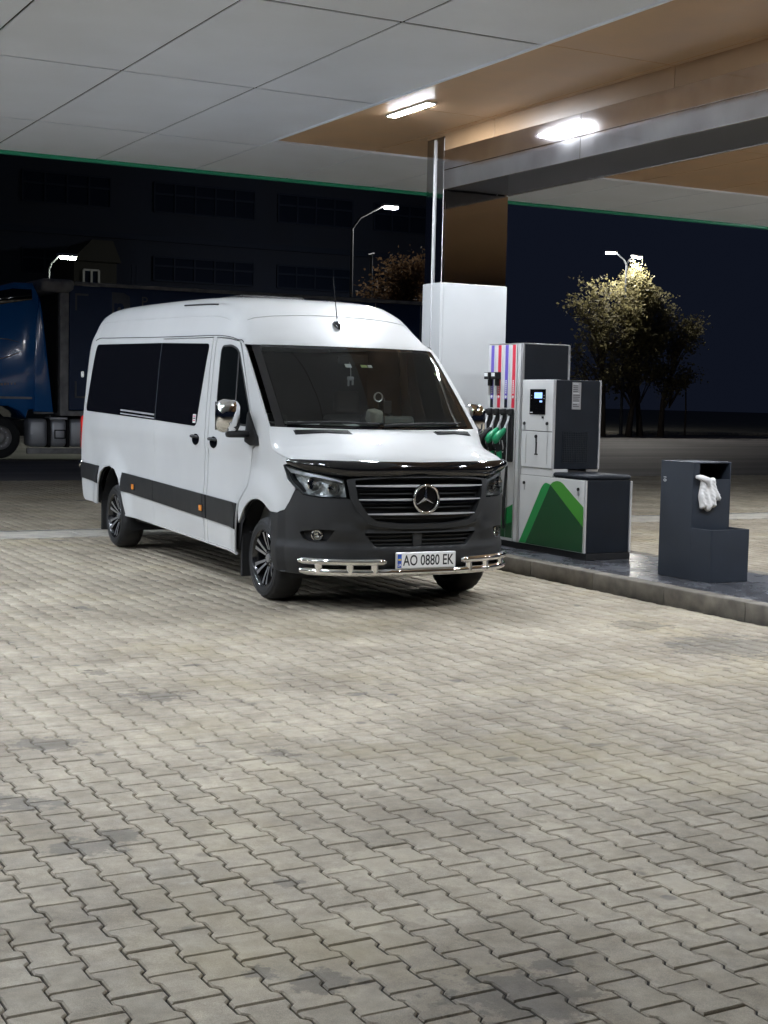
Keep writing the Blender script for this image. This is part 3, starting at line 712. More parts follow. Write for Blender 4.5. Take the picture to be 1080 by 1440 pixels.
def cap(s, f, off=0.0):
    def raw(s, f):
        ex, ez = float(cr(si, Ex, s)), float(cr(si, Ez, s)); sx, sz = float(cr(si, Sx, s)), float(cr(si, Sz, s)); k = min(2, max(0, float(np.interp(s, si, Kk))))
        We = abs(float(wall(ex - TM, ez)[1])); h = prof(f, k); return np.array([ex + (sx - ex) * h, f * We, ez + (sz - ez) * h])
    p = raw(s, f)
    if off:
        e = .01; a = raw(s + e, f) - raw(s - e, f); b = raw(s, min(1, f + e)) - raw(s, max(-1, f - e)); n = np.cross(b, a); n /= max(1e-9, np.linalg.norm(n))
        if n[2] < 0 and s < 9: n = -n
        p = p + n * off
    return p
FR = sorted(set([round(x, 4) for x in [-1, -.985, -.965, -.94, -.915, -.88, -.84, -.78, -.7, -.6, -.5, -.4, -.3, -.2, -.1, 0]] ) ); FR = FR + [-f for f in FR[-2::-1]]
def cap_patch(name, mt, ss, fs, parent, off=0.0, smooth=50, flip=False):
    mb = MB(); n = len(fs); vs = [cap(s, f, off).tolist() for s in ss for f in fs]
    mb.add(vs, [(i * n + j, i * n + j + 1, (i + 1) * n + j + 1, (i + 1) * n + j) for i in range(len(ss) - 1) for j in range(n - 1)])
    return mb.build(name, mt, parent, smooth, fix=False)
lin = lambda a, b, n: [a + (b - a) * i / n for i in range(n + 1)]
cap_patch('roof', M['paint'], lin(2, 9.5, 60), FR, van)
rear = cap_patch('rear_end', M['paint'], lin(9.5, 15, 36), FR, van)
ws = cap_patch('windscreen', M['windscreen'], lin(.06, 1.94, 20), [f for f in FR if abs(f) <= .89], van, .002)
# black ceramic border round the glass, A-pillar skins
cap_patch('glass_border', M['gloss'], lin(.0, 2.0, 20), [-.945, -.93, -.90, -.875], ws, -.004); cap_patch('glass_border', M['gloss'], lin(.0, 2.0, 20), [.875, .90, .93, .945], ws, -.004)
cap_patch('glass_border', M['gloss'], [-.0, .04, .08], [f for f in FR if abs(f) <= .89], ws, -.004); cap_patch('glass_border', M['gloss'], [1.90, 1.95, 2.0], [f for f in FR if abs(f) <= .89], ws, -.004)
for sg in (-1, 1): cap_patch('pillar_skin', M['paint'], lin(0, 2, 20), [x * sg for x in ((-1, -.985, -.965, -.945) if True else ())][::1 if sg < 0 else 1] if sg < 0 else [.945, .965, .985, 1], van)
Eline = [(float(cr(si, Ex, s)), float(cr(si, Ez, s))) for s in lin(0, 9.5, 76)]       # from the pillar foot back over the doors
Erear = [(float(cr(si, Ex, s)), float(cr(si, Ez, s))) for s in lin(9.5, 15, 30)]
mt_ = lambda x: .76 - .0235 * (x + .5)
mb_ = lambda x: .54 - .031 * (x + .5)
zs_ = lambda x: .335 - .021 * (x + .56)
XD, XS, XR = -1.335, -1.43, -2.90           # rear edge of front door, front and rear edge of sliding door
def Ebetween(xa, xb): return [p for p in Eline if min(xa, xb) < p[0] < max(xa, xb)]
def Ez_at(x): return float(np.interp(-x, [-p[0] for p in Eline], [p[1] for p in Eline]))
door_edge = [(-.70, 2.118), (-.62, 2.02), (-.345, 1.57), (-.11, 1.335), (-.235, 1.24), (-.28, 1.05), (-.30, .93), (-.47, .79), (-.51, .70), (-.545, .535), (-.575, zs_(-.57))]
DOOR = [(XD, Ez_at(XD) - .004)] + [(x, z - .005) for x, z in reversed(Ebetween(XD, -.75))] + door_edge + [(XD, zs_(XD)), (XD - .01, .8)]
DWIN = rounded([(-1.165, 2.115), (-.93, 2.12), (-.735, 2.075), (-.36, 1.545), (-.33, 1.44), (-.86, 1.455), (-1.0, 1.50), (-1.16, 1.63)][::-1], [.05, .05, .10, .08, .02, .02, .10, .05][::-1])
SLIDE = [(XS, zs_(XS)), (XS, Ez_at(XS) - .004)] + [(x, z - .004) for x, z in Ebetween(XS, XR)][::1] + [(XR, Ez_at(XR) - .004), (XR, zs_(XR))]
WIN1 = rounded([(-1.50, 2.155), (-2.896, 2.195), (-2.896, 1.425), (-1.675, 1.395)], [.06, .01, .01, .06])
WIN2 = rounded([(-2.904, 2.195), (-5.29, 2.235), (-5.50, 1.475), (-2.904, 1.425)], [.01, .07, .07, .01])
def circ(cx, cz, r, a0, a1, n=14): return [(cx + r * math.cos(math.radians(a0 + (a1 - a0) * i / n)), cz + r * math.sin(math.radians(a0 + (a1 - a0) * i / n))) for i in range(n + 1)]
rarch = [(-3.80, zs_(-3.8)), (-3.88, .52), (-3.95, .66), (-4.05, .78), (-4.20, .862), (-4.40, .89), (-4.60, .868), (-4.74, .80), (-4.84, .66), (-4.895, .44)]
RSIDE = [(XR, zs_(XR)), (XR, Ez_at(XR))] + [p for p in Eline if p[0] < XR] + Erear[1:] + [(-5.48, .44)] + rarch[::-1]
HOODSEAM = [(.10, 1.44), (.115, 1.40), (.14, 1.345), (.165, 1.30), (.20, 1.262), (.30, 1.238), (.42, 1.215), (.545, 1.190)]
farch = [(.30, .70), (.24, .76)] + circ(-.03, .345, .492, 52, 128, 12) + [(-.40, .66), (-.455, .60)]
def tY(y): return T0 + float(np.interp(-abs(y) / .99, -_sy, _arc))
LAMP_P = [(.44, 1.140), (.58, 1.118), (tY(.80), 1.085), (tY(.64), 1.045), (tY(.625), .905), (tY(.80), .905), (tY(.90), .925), (.60, .965), (.50, 1.04)]
WING = Ebetween(-.78, .10)[::-1] + HOODSEAM + [(.56, 1.16), (.44, 1.146), (.49, 1.035), (.585, .965), (.52, .86), (.46, .79), (.39, .758), (.26, .758)] + [p for p in farch if p[0] < .22] + [(-.46, .64), (-.462, .78), (-.292, .925), (-.272, 1.05), (-.227, 1.235), (-.10, 1.337), (-.337, 1.575), (-.612, 2.026), (-.69, 2.128)]
for sg in ('r', 'l'):
    D = (lambda p: Rt(p)) if sg == 'r' else (lambda p: mir(Rt(p)))
    sgn = -1 if sg == 'r' else 1
    body = panel('rear_quarter', D(RSIDE), M['paint'], van, gap=.0, grid=.07)
    wing = panel('front_wing', D(WING), M['paint'], van, gap=.002, grid=.05)
    sill = panel('pillar_strip', D([(XS + .008, zs_(XS)), (XD - .010, zs_(XD)), (XD - .018, .8), (XD - .008, Ez_at(XD)), (XS + .008, Ez_at(XS))]), M['paint'], van, grid=.07)
    slide = panel('sliding_door', D(SLIDE), M['paint'], van, gap=.0042, grid=.07)
    door = panel('front_door', D(DOOR), M['paint'], van, gap=.005, grid=.05)
    # glass
    panel('side_window', D(DWIN), M['door_glass'], door, off=.002, grid=.05, lip=.006)
    fr_o = rounded(inset(DWIN, -.016), 0); panel('window_seal', D(fr_o), M['seal'], door, off=.003, holes=[D(inset(DWIN, .002))], grid=.05, lip=.004)
    panel('window_bar', D([(-.735, 2.06), (-.70, 2.06), (-.665, 1.455), (-.70, 1.455)]), M['seal'], door, off=.005, lip=.004)
    panel('side_window', D(WIN1), M['black_glass'], slide, off=.004, grid=.07, lip=.008)
    w2 = panel('side_window', D(WIN2), M['black_glass'], body, off=.004, grid=.07, lip=.008)
    panel('window_divider', D([(-2.908, 2.19), (-2.896, 2.19), (-2.896, 1.43), (-2.908, 1.43)]), M['bin'], w2, off=.006, grid=.2, lip=.003)
    for (za, zb, mm) in ((.012, .024, 'tag'), (.045, .062, 'tag')):
        panel('slider_rail', D([(-4.10, 1.452 + za), (-2.935, 1.425 + za), (-2.935, 1.425 + zb), (-4.10, 1.452 + zb)]), M[mm], w2, off=.009, grid=.2, lip=.006)
    panel('slider_frame', D([(-4.12, 2.20), (-4.10, 2.20), (-4.10, 1.46), (-4.12, 1.46)]), M['gloss'], w2, off=.0055, grid=.2, lip=.002)
    # dark side mouldings, split with the doors
    def strip(name, xa, xb, par): 
        p = [(x, mb_(x)) for x in lin(xa, xb, 6)] + [(x, mt_(x)) for x in lin(xb, xa, 6)]
        return panel(name, D(p), M['plastic'], par, off=.014, grid=.09, lip=.016)
    strip('side_moulding', XD + .006, -.548, door); strip('side_moulding', XS + .005, XD - .022, van); s1 = strip('side_moulding', XR + .004, XS - .006, slide); s2 = strip('side_moulding', -3.93, XR - .004, body); s3 = strip('side_moulding', -5.625, -4.845, body)
    for xx, par in ((-3.55, s2), (-1.455, s1)):
        zc = (mb_(xx) + mt_(xx)) / 2 - .02
        panel('marker_socket', D(rounded([(xx - .052, zc - .036), (xx + .052, zc - .036), (xx + .052, zc + .036), (xx - .052, zc + .036)], .02)), M['matte'], par, off=.019, lip=.006)
        panel('marker_lens', D(rounded([(xx - .036, zc - .026), (xx + .036, zc - .026), (xx + .036, zc + .026), (xx - .036, zc + .026)], .015)), M['orange_lens'], par, off=.026, lip=.007)
    # sill edge, handles
    mbx = MB()
    for xa, xb in ((-3.82, -.57),):
        pts = [wall(x - TM, zs_(x) - .008) * np.array([1, -sgn, 1]) for x in lin(xa, xb, 12)]
        mbx.tube([(p[0], p[1] - sgn * .012, p[2]) for p in pts], .014, 8)
    mbx.build('sill_edge', M['paint'], van, smooth=50)
    for xx, zz, par in ((-1.185, 1.265, door), (-1.665, 1.275, slide)):
        c = panel('handle_bowl', D(ellipse(xx, zz, .095, .052)), M['gloss'], par, off=.003, lip=.004, grid=.03)
        q = [wall(xx + d - TM, zz + e) for d, e in ((-.082, .022), (-.05, .028), (.0, .03), (.05, .028), (.082, .022))]
        oo = [.006, .030, .036, .030, .006]
        MB().tube([(p[0], (abs(p[1]) + o_) * sgn, p[2]) for p, o_ in zip(q, oo)], [.012, .015, .016, .015, .012], 8).build('handle', M['plastic'], par, smooth=60)
    if sg == 'r':
        st_ = panel('window_sticker', D([(-1.765, 1.425), (-1.685, 1.425), (-1.685, 1.505), (-1.765, 1.505)]), M['sticker'], slide, off=.0062, lip=.001)
        for q, (a, b, mm) in enumerate(((-1.757, -1.694, 'red'), (-1.757, -1.694, 'ink'), (-1.75, -1.70, 'red'))): panel('sticker_line', D([(a, 1.482 - q * .02), (b, 1.482 - q * .02), (b, 1.493 - q * .02), (a, 1.493 - q * .02)]), M[mm], st_, off=.0078, lip=.0005)
    # black liner behind the skins, wheel arch liners, mudflaps
    LIN = [(-5.5, .46), (-5.5, 1.9), (-5.2, 2.18), (-1.42, 2.16), (-1.25, 2.16), (-1.25, 1.40), (-.20, 1.36), (.0, 1.2), (.40, 1.05), (.40, .80), (.24, .77)] + [p for p in farch if p[0] < .2] + [(-.46, .62), (-.56, .37), (-3.80, .43)] + rarch[1:]
    panel('inner_liner', D(LIN), M['void'], van, off=-.045, grid=.12, lip=0)
    for (cx_, w0) in ((-.03, .53), (-4.37, .55)):
        mbx = MB(); prof_ = circ(cx_, .345, w0, -12, 192, 18)
        vs = [(x, sgn * .95, z) for x, z in prof_] + [(x, sgn * .55, z) for x, z in prof_]; n = len(prof_)
        mbx.add(vs, [(i, i + 1, n + i + 1, n + i) for i in range(n - 1)]); mbx.add([(x, sgn * .55, z) for x, z in prof_], [tuple(range(n))]); mbx.build('arch_liner', M['matte'], van, smooth=60)
    for xx, z0 in ((-.545, .13), (-4.915, .14)):
        MB().rbox(xx - .018, xx + .012, min(sgn * .70, sgn * .965), max(sgn * .70, sgn * .965), z0, .58, .012).build('mudflap', M['rubber'], van)
    # mirror
    mr = MB(); prof2 = [(-.13, .0), (-.125, .06), (-.10, .115), (-.03, .14), (.06, .145), (.12, .10)]
    mbx = MB(); mbx.rbox(-.375, -.245, min(sgn * 1.085, sgn * 1.295), max(sgn * 1.085, sgn * 1.295), 1.375, 1.655, .06)
    head = mbx.build('mirror', M['chrome'], van, smooth=70)
    MB().rbox(-.384, -.376, min(sgn * 1.105, sgn * 1.28), max(sgn * 1.105, sgn * 1.28), 1.395, 1.635, .004).build('mirror_glass', M['smoked'], head)
    MB().rbox(-.37, -.27, min(sgn * .985, sgn * 1.20), max(sgn * .985, sgn * 1.20), 1.335, 1.395, .022).build('mirror_arm', M['plastic'], head, smooth=60)
    panel('mirror_base', D(rounded([(-.352, 1.555), (-.385, 1.30), (-.24, 1.27), (-.085, 1.275), (-.115, 1.335)], .02)), M['plastic'], head, off=.022, lip=.024)
# headlamps: chrome bowl and inner rings behind a clear cover
def fpanel(name, poly, *a, **k): return panel(name, poly, *a, **k)
chrome_rough = mat('lamp_reflector', (.68, .69, .69), .28, metal=.5, bump=(26, .9, .03))
def headlamp(D, sgn):
    h = panel('headlamp', D(inset(Rt(LAMP_P), .001) if False else Rt(LAMP_P)), M['clear'], van, off=.006, grid=.03, lip=.02)
    hp = inset(LAMP_P, .004)
    panel('lamp_housing', D(Rt(hp)), chrome_rough, h, off=-.055, grid=.03, lip=-.06)
    panel('lamp_brow', D(Rt([(.455, 1.135), (.58, 1.11), (tY(.80), 1.076), (tY(.65), 1.038), (tY(.65), 1.02), (tY(.80), 1.055), (.60, 1.08), (.53, 1.085)])), M['satin'], h, off=-.006, lip=.03)
    panel('lamp_trim', D(Rt([(.47, 1.115), (.53, 1.03), (.615, .97), (tY(.90), .937), (tY(.9), .95), (.63, .985), (.56, 1.04), (.52, 1.10)])), M['plastic'], h, off=-.012, lip=.03)
    for (tc, zc, r) in ((tY(.845), 1.008, .052), (tY(.72), .975, .045)):
        p = wall_off(np.array(sgn * (TM - tc)), np.array(zc), np.array(-.03))
        n = wall_off(np.array(sgn * (TM - tc)), np.array(zc), np.array(1.)) - wall(np.array(sgn * (TM - tc)), np.array(zc)); n = (n + np.array([1.2, 0, 0])); n /= np.linalg.norm(n)
        mbx = MB(); mbx.lathe([(r * 1.1, .022), (r, .03), (r * .93, .02), (r * .8, -.005), (r * .45, -.03), (r * .34, -.03), (r * .34, .0), (r * .28, .006), (.0005, .01)], 24, 'x')
        o = mbx.build('lamp_reflector', M['chrome'], h, smooth=50); o.rotation_mode = 'QUATERNION'; o.rotation_quaternion = Vector(n).to_track_quat('X', 'Z'); o.location = p
headlamp(lambda p: p, -1); headlamp(mir, 1)

# bumper, one piece round the nose, with intake and fog lamp openings
def FY(pts): return [(Y2v(y) if abs(y) > 1e-6 else 0.0, z) for y, z in pts]
BR = [(.30, .69), (.265, .752), (.39, .752), (.462, .783), (.525, .855), (.592, .955), (.63, .945), (tY(.90), .918), (tY(.80), .898), (tY(.62), .898)]
grill_low = FY([(-.60, .89), (-.52, .76), (-.47, .708), (-.40, .68), (-.2, .662)])
BOT = [(.33, .345), (.36, .30), (.50, .285), (tY(.75), .29), (tY(.5), .295), (tY(.25), .29)]
rightB = Rt(BR) + grill_low
bump_poly = rightB + [(0.0, .658)] + [(-v, z) for v, z in reversed(rightB)] + [(-v, z) for v, z in Rt([(.33, .40)] + BOT)] + [(0, .288)] + [(v, z) for v, z in reversed(Rt([(.33, .40)] + BOT))]
INTAKE = rounded(FY([(-.50, .630), (.50, .630), (.41, .520), (-.41, .520)]), .015)
FOG = rounded(Rt([(tY(.915), .625), (tY(.84), .650), (tY(.70), .652), (tY(.76), .560), (tY(.86), .552), (tY(.90), .575)]), .02)
def boff(v, z):
    a = np.abs(v)
    return .012 + .018 * sstep(.53, .50, z) * sstep(.28, .40, z) + .016 * sstep(.66, .69, z) * sstep(.80, .70, z) * sstep(.60, .5, a) - .010 * sstep(.64, .66, z) * sstep(.70, .68, z) * sstep(.62, .5, a) + .010 * sstep(.56, .60, z) * sstep(.68, .66, z) * sstep(.50, .60, a) * sstep(.80, .70, a)
bumper = panel('front_bumper', bump_poly, M['plastic'], van, off=boff, holes=[INTAKE, FOG, mir(FOG)], grid=.03, lip=.03, hlip=.055)
ib = panel('intake_backing', inset(INTAKE if area(INTAKE) > 0 else INTAKE[::-1], -.03), M['matte'], bumper, off=-.035, grid=.06, lip=0)
for k in range(3): panel('intake_bar', FY([(-.47 + .03 * k, .605 - .033 * k), (.47 - .03 * k, .605 - .033 * k), (.47 - .03 * k, .597 - .033 * k), (-.47 + .03 * k, .597 - .033 * k)]), M['plastic'], bumper, off=-.008, grid=.08, lip=.03)
panel('intake_post', FY([(-.09, .633), (-.01, .633), (-.012, .516), (-.085, .516)]), M['plastic'], bumper, off=.0, lip=.03)
for D, sgn in ((lambda p: p, -1), (mir, 1)):
    panel('fog_backing', D(inset(FOG if area(FOG) > 0 else FOG[::-1], -.02)), M['matte'], bumper, off=-.034, grid=.05, lip=0)
    tc, zc = tY(.825), .602; P_ = wall_off(np.array(sgn * (TM - tc)), np.array(zc), np.array(-.012))
    o = MB().lathe([(.046, -.02), (.046, .008), (.040, .012), (.036, .0), (.02, -.02), (.0005, -.022)], 24, 'x').build('fog_lamp', M['chrome'], bumper, smooth=50)
    n = Vector((.86, sgn * .5, 0)); o.rotation_mode = 'QUATERNION'; o.rotation_quaternion = n.to_track_quat('X', 'Z'); o.location = P_
    g = MB().lathe([(.039, .006), (.03, .012), (.0005, .014)], 24, 'x').build('fog_lens', M['clear'], bumper, smooth=60); g.rotation_mode = 'QUATERNION'; g.rotation_quaternion = o.rotation_quaternion; g.location = P_

# grille: frame, recessed mesh, chrome slats, three-pointed emblem
GO = rounded(FY([(-.625, 1.045), (-.60, .89), (-.52, .76), (-.47, .708), (-.40, .68), (-.2, .662), (.2, .662), (.40, .68), (.47, .708), (.52, .76), (.60, .89), (.625, 1.045), (.35, 1.075), (-.35, 1.075)]), .01)
GI = rounded(FY([(-.565, 1.04), (-.548, .90), (-.475, .775), (-.41, .725), (-.2, .700), (.2, .700), (.41, .725), (.475, .775), (.548, .90), (.565, 1.04), (.3, 1.06), (-.3, 1.06)]), .02)
gr = panel('grille', GO, M['plastic'], van, off=.022, holes=[GI], grid=.04, lip=.03, hlip=.06)
panel('grille_mesh', inset(GI if area(GI) > 0 else GI[::-1], -.03), M['matte'], gr, off=-.035, grid=.06, lip=0)
def slat(y, z0, z1, mt, off, n, th=.02):
    p = [(Y2v(q) if abs(q) > 1e-6 else 0., z1 - .006 * (q / y) ** 2) for q in lin(-y, y, 16)] + [(Y2v(q) if abs(q) > 1e-6 else 0., z0 + .004 * (q / y) ** 2) for q in lin(y, -y, 16)]
    return panel(n, p, mt, gr, off=off, grid=.08, lip=th)
for (y, z) in ((.562, .995), (.538, .888), (.478, .775)):
    slat(y, z - .005, z + .013, M['satin'], .020, 'chrome_slat', .03); slat(y * .985, z - .028, z - .006, M['gloss'], .006, 'slat_black', .03); slat(y, z + .0135, z + .020, M['gloss'], .012, 'slat_edge', .02)  # gloss black strip directly below each chrome slat
for (y, z) in ((.553, .94), (.51, .832), (.43, .742)): slat(y * .97, z - .006, z + .006, M['plastic'], -.006, 'mesh_bar', .02)
EC = np.array([float(wall(np.array(.0001), np.array(.9))[0]) + .03, 0, .90])
em = MB().lathe([(.0005, .0), (.103, .0), (.107, .012), (.116, .014), (.118, .004), (.118, -.02), (.0005, -.02)], 40, 'x').build('emblem', M['gloss'], gr, smooth=40); em.location = EC
MB().lathe([(.100, .006), (.102, .020), (.110, .024), (.118, .020), (.120, .006)], 48, 'x').build('emblem_ring', M['chrome'], em, smooth=60)
mbx = MB()
for k in range(3):
    a = PI / 2 + k * 2 * PI / 3; tip = (math.cos(a) * .103, math.sin(a) * .103); wl = (math.cos(a + PI / 3) * .019, math.sin(a + PI / 3) * .019); wr = (math.cos(a - PI / 3) * .019, math.sin(a - PI / 3) * .019)
    pts = [(.003, 0, 0), (.004, *wl), (.004, *tip), (.004, *wr), (.026, 0, 0)]
    mbx.add(pts, [(4, 3, 2), (4, 2, 1), (0, 1, 2), (0, 2, 3), (0, 3, 4), (0, 4, 1)])
mbx.build('emblem_star', M['chrome'], em)

# bonnet
def hood(u, f):
    e = np.array([np.interp(u, lin(0, 1, len(HOODSEAM) - 1), [p[0] for p in HOODSEAM]), np.interp(u, lin(0, 1, len(HOODSEAM) - 1), [p[1] for p in HOODSEAM])])
    c = np.array([float(cr([0, .25, .5, .75, .9, 1], [.36, .50, .65, .79, .865, .905], u)), float(cr([0, .25, .5, .75, .9, 1], [1.43, 1.392, 1.335, 1.262, 1.212, 1.172], u))])
    We = abs(float(wall(e[0] - TM, e[1])[1])); a = abs(f)
    h0 = prof(a, 0); hn = ((1 - (a * .985) ** 2.4) ** (1 / 2.4) - (1 - .985 ** 2.4) ** (1 / 2.4)) / (1 - (1 - .985 ** 2.4) ** (1 / 2.4))
    h0 = max(h0, .0) ; hz_ = float(cr([0, .3, .6, .8, .92, 1], [1, .97, .84, .62, .33, 0], a)); h = h0 * (1 - u) + hn * u; hzz = h0 * (1 - sstep(0, .35, u)) + hz_ * sstep(0, .35, u)
    z = e[1] + (c[1] - e[1]) * hzz
    # raised shoulders either side of the middle
    z += .012 * math.exp(-((a - .62) / .12) ** 2) * float(sstep(.05, .3, u)) * float(1 - sstep(.8, 1, u))
    return np.array([e[0] + (c[0] - e[0]) * h, f * We, z])
def hood_n(u, f, off):
    e = .01; a = hood(min(1, u + e), f) - hood(max(0, u - e), f); b = hood(u, min(.999, f + e)) - hood(u, max(-.999, f - e)); n = np.cross(a, b); n /= np.linalg.norm(n)
    return hood(u, f) + n * off * (1 if n[2] > 0 else -1)
us = lin(0, 1, 26); mbx = MB(); n = len(FR)
mbx.add([hood(u, f).tolist() for u in us for f in FR], [(i * n + j, (i + 1) * n + j, (i + 1) * n + j + 1, i * n + j + 1) for i in range(len(us) - 1) for j in range(n - 1)])
bonnet = mbx.build('bonnet', M['paint'], van, 50, fix=False)
for sg in (-1, 1):
    fa, fb = (.40, .83)
    def vp(u0, u1, f0, f1, mt, off, name, th=.004):
        fs_ = lin(f0, f1, 10); up_ = [hood_n(u0, sg * f, off) for f in fs_] + [hood_n(u1, sg * f, off) for f in fs_]; lo = [hood_n(u0, sg * f, off - th) for f in fs_] + [hood_n(u1, sg * f, off - th) for f in fs_]
        k = len(fs_); mb = MB(); mb.add([p.tolist() for p in up_ + lo], [(i, i + 1, k + i + 1, k + i) for i in range(k - 1)] + [(i, 2 * k + i, 2 * k + i + 1, i + 1) for i in range(k - 1)] + [(k + i, k + i + 1, 3 * k + i + 1, 3 * k + i) for i in range(k - 1)] + [(0, k, 3 * k, 2 * k), (k - 1, 3 * k - 1, 4 * k - 1, 2 * k - 1)])
        return mb.build(name, mt, bonnet)
    vp(.10, .235, fa, fb, M['matte'], .003, 'bonnet_vent')
    for q in range(4): vp(.112 + q * .031, .126 + q * .031, fa + .01 + .006 * q, fb - .012, M['plastic'], .011, 'vent_louvre', .006)
# stone deflector along the bonnet edge
dv = lin(-1.14, 1.14, 44); mbx = MB(); rows = []
for v in dv:
    a = abs(v) / 1.14
    zb = float(np.interp(a, [0, .55, .85, 1], [1.072, 1.062, 1.108, 1.150])); zt = float(np.interp(a, [0, .55, .85, 1], [1.168, 1.176, 1.188, 1.192])); tp = min(1, (1 - a) * 8 + .12)
    rows.append([wall_off(np.array(v), np.array(z), np.array(o * (.4 + .6 * tp))) for z, o in ((zb, .006), (zb + .006, .038), (zb * .7 + zt * .3, .060), (zb * .4 + zt * .6, .068), (zb * .12 + zt * .88, .056), (zt, .040), (zt - .004, .030), (zb * .5 + zt * .5, .040))])
k = len(rows[0]); mbx.add([p.tolist() for r in rows for p in r], [(i * k + j, i * k + (j + 1) % k, (i + 1) * k + (j + 1) % k, (i + 1) * k + j) for i in range(len(rows) - 1) for j in range(k)] + [tuple(range(k)), tuple((len(rows) - 1) * k + j for j in range(k))])
mbx.build('bonnet_deflector', M['gloss'], van, 50)
# chrome bar
def barpath(z, off, y0, y1, n=30): return [wall_off(np.array(Y2v(q) if abs(q) > 1e-6 else 1e-5), np.array(z), np.array(off)).tolist() for q in lin(y0, y1, n)]
bar = MB().tube(barpath(.330, .058, -.90, .90, 48), [.020] + [.0325] * 47 + [.020], 14).build('chrome_bar', M['chrome'], van, smooth=60)
for sg in (-1, 1):
    MB().tube(barpath(.408, .060, sg * .905, sg * .33, 22), [.016] + [.029] * 20 + [.026, .012], 14).build('upper_tube', M['chrome'], bar, smooth=60)
    for yy in (.80, .60, .42):
        a = barpath(.325, .058, sg * yy, sg * (yy + .03), 1); 
        MB().tube([a[0][:2] + [.31], a[0][:2] + [.42]], .036, 12).build('clamp', M['chrome'], bar, smooth=60)
    MB().tube([barpath(.325, .06, sg * .55, sg * .55, 1)[0], barpath(.33, -.06, sg * .55, sg * .55, 1)[0]], .02, 8).build('bracket', M['matte'], bar)
# number plate
PXx = float(wall(np.array(1e-4), np.array(.45))[0]) + .070
plt = MB().rbox(PXx - .012, PXx, -.272, .272, .345, .478, .008).build('number_plate', M['satin'], van)
MB().rbox(PXx + .0005, PXx + .003, -.260, .260, .356, .467, .003).build('plate_face', M['plate'], plt)
MB().rbox(PXx + .0032, PXx + .0042, -.258, -.222, .358, .465, .001).build('plate_band', M['blue'], plt)
MB().rbox(PXx + .0044, PXx + .005, -.252, -.228, .428, .440, .0005).build('flag_blue', mat('flag_blue', (.02, .16, .62), .4), plt)
MB().rbox(PXx + .0044, PXx + .005, -.252, -.228, .4155, .4275, .0005).build('flag_yellow', M['yellow'], plt)
text('plate_country', 'UA', .030, M['plate'], plt, (PXx + .0046, -.240, .378), (0, 1, 0), (0, 0, 1), sx=.8, ext=.0004, bold=.0006)
text('plate_text', 'AO 0880 EK', .118, M['ink'], plt, (PXx + .0036, .020, .410), (0, 1, 0), (0, 0, 1), sx=.74, ext=.0006, bold=.0016)
# wipers, aerial, roof fittings
for (fa, sa, fb, sb) in ((-.86, .06, -.10, .09), (-.06, .05, .74, .10)):
    p = [cap(sa + (sb - sa) * t, fa + (fb - fa) * t, .016 + .02 * math.sin(PI * t)).tolist() for t in lin(0, 1, 10)]
    wp = MB().tube(p, [.011] * 5 + [.008] * 6, 8).build('wiper', M['matte'], van, smooth=60)
    MB().tube([cap(sa + .035 + (sb - sa) * t, fa + (fb - fa) * t, .008).tolist() for t in lin(.1, 1.06, 10)], .006, 6).build('wiper_blade', M['matte'], wp)
ab = cap(2.98, -.02, .0); ae = MB().tube([(ab[0] + .05, ab[1], ab[2] - .02), (ab[0] + .02, ab[1], ab[2] + .012), (ab[0] - .05, ab[1], ab[2] + .03), (ab[0] - .09, ab[1], ab[2] + .03)], [.012, .030, .026, .008], 10).build('aerial', M['gloss'], van, smooth=60)
MB().tube([(ab[0] + .005, ab[1], ab[2] + .03), (ab[0] - .10, ab[1] - .004, ab[2] + .46)], [.0055, .0028], 6).build('aerial_rod', M['matte'], ae)
mbx = MB(); mbx.rbox(-2.95, -2.25, -.34, .34, 2.62, 2.672, .02); mbx.build('roof_vent', M['plastic'], van)
for sg in (-1, 1):
    MB().tube([cap(s, sg * .885, .004).tolist() for s in lin(5.25, 6.3, 10)], .008, 6).build('roof_strip', M['seal'], van)
    mbx = MB(); mbx.tube([cap(s, sg * .935, -.003).tolist() for s in lin(4.2, 9.4, 40)], .006, 6); mbx.build('roof_rib', M['paint'], van, smooth=60)
    MB().tube([cap(s, sg * .995, .0015).tolist() for s in lin(2.1, 9.4, 60)], .0045, 6).build('gutter_seam', M['seal'], van)
MB().tube([cap(3.55, f, .001).tolist() for f in lin(-.86, .86, 30)], .004, 6).build('roof_seam', M['paint'], van, smooth=60)
# rear lamps and step
for sg in (-1, 1):
    MB().rbox(-5.745, -5.60, min(sg * .93, sg * .995), max(sg * .93, sg * .995), 1.02, 1.42, .03).build('tail_lamp', M['red_lens'], van, smooth=60)
    MB().rbox(-5.80, -5.70, min(sg * .86, sg * 1.0), max(sg * .86, sg * 1.0), .80, .90, .03).build('rear_step', M['chrome'], van, smooth=60)
    MB().rbox(-5.645, -5.60, min(sg * .985, sg * 1.012), max(sg * .985, sg * 1.012), 1.86, 1.93, .01).build('rear_hinge', M['paint'], van)
MB().rbox(-5.80, -5.62, -.84, .84, .50, .66, .03).build('rear_bumper', M['plastic'], van, smooth=60)
# underside
mbx = MB(); mbx.box(-5.45, .70, -.56, .56, .30, .50); mbx.box(-3.75, -.65, -.92, .92, .34, .50); mbx.box(-5.45, -4.95, -.92, .92, .46, .60); mbx.build('underbody', M['matte'], van)
MB().tube([(0, -.7, .33), (0, .7, .33)], .05, 8).build('front_axle', M['matte'], van); MB().tube([(WB, -.7, .33), (WB, .7, .33)], .06, 8).build('rear_axle', M['matte'], van)
mbx = MB(); mbx.tube([(-3.1, -.35, .27), (-3.1, -.35, .16)], .05, 10); mbx.build('spare_carrier', M['matte'], van)

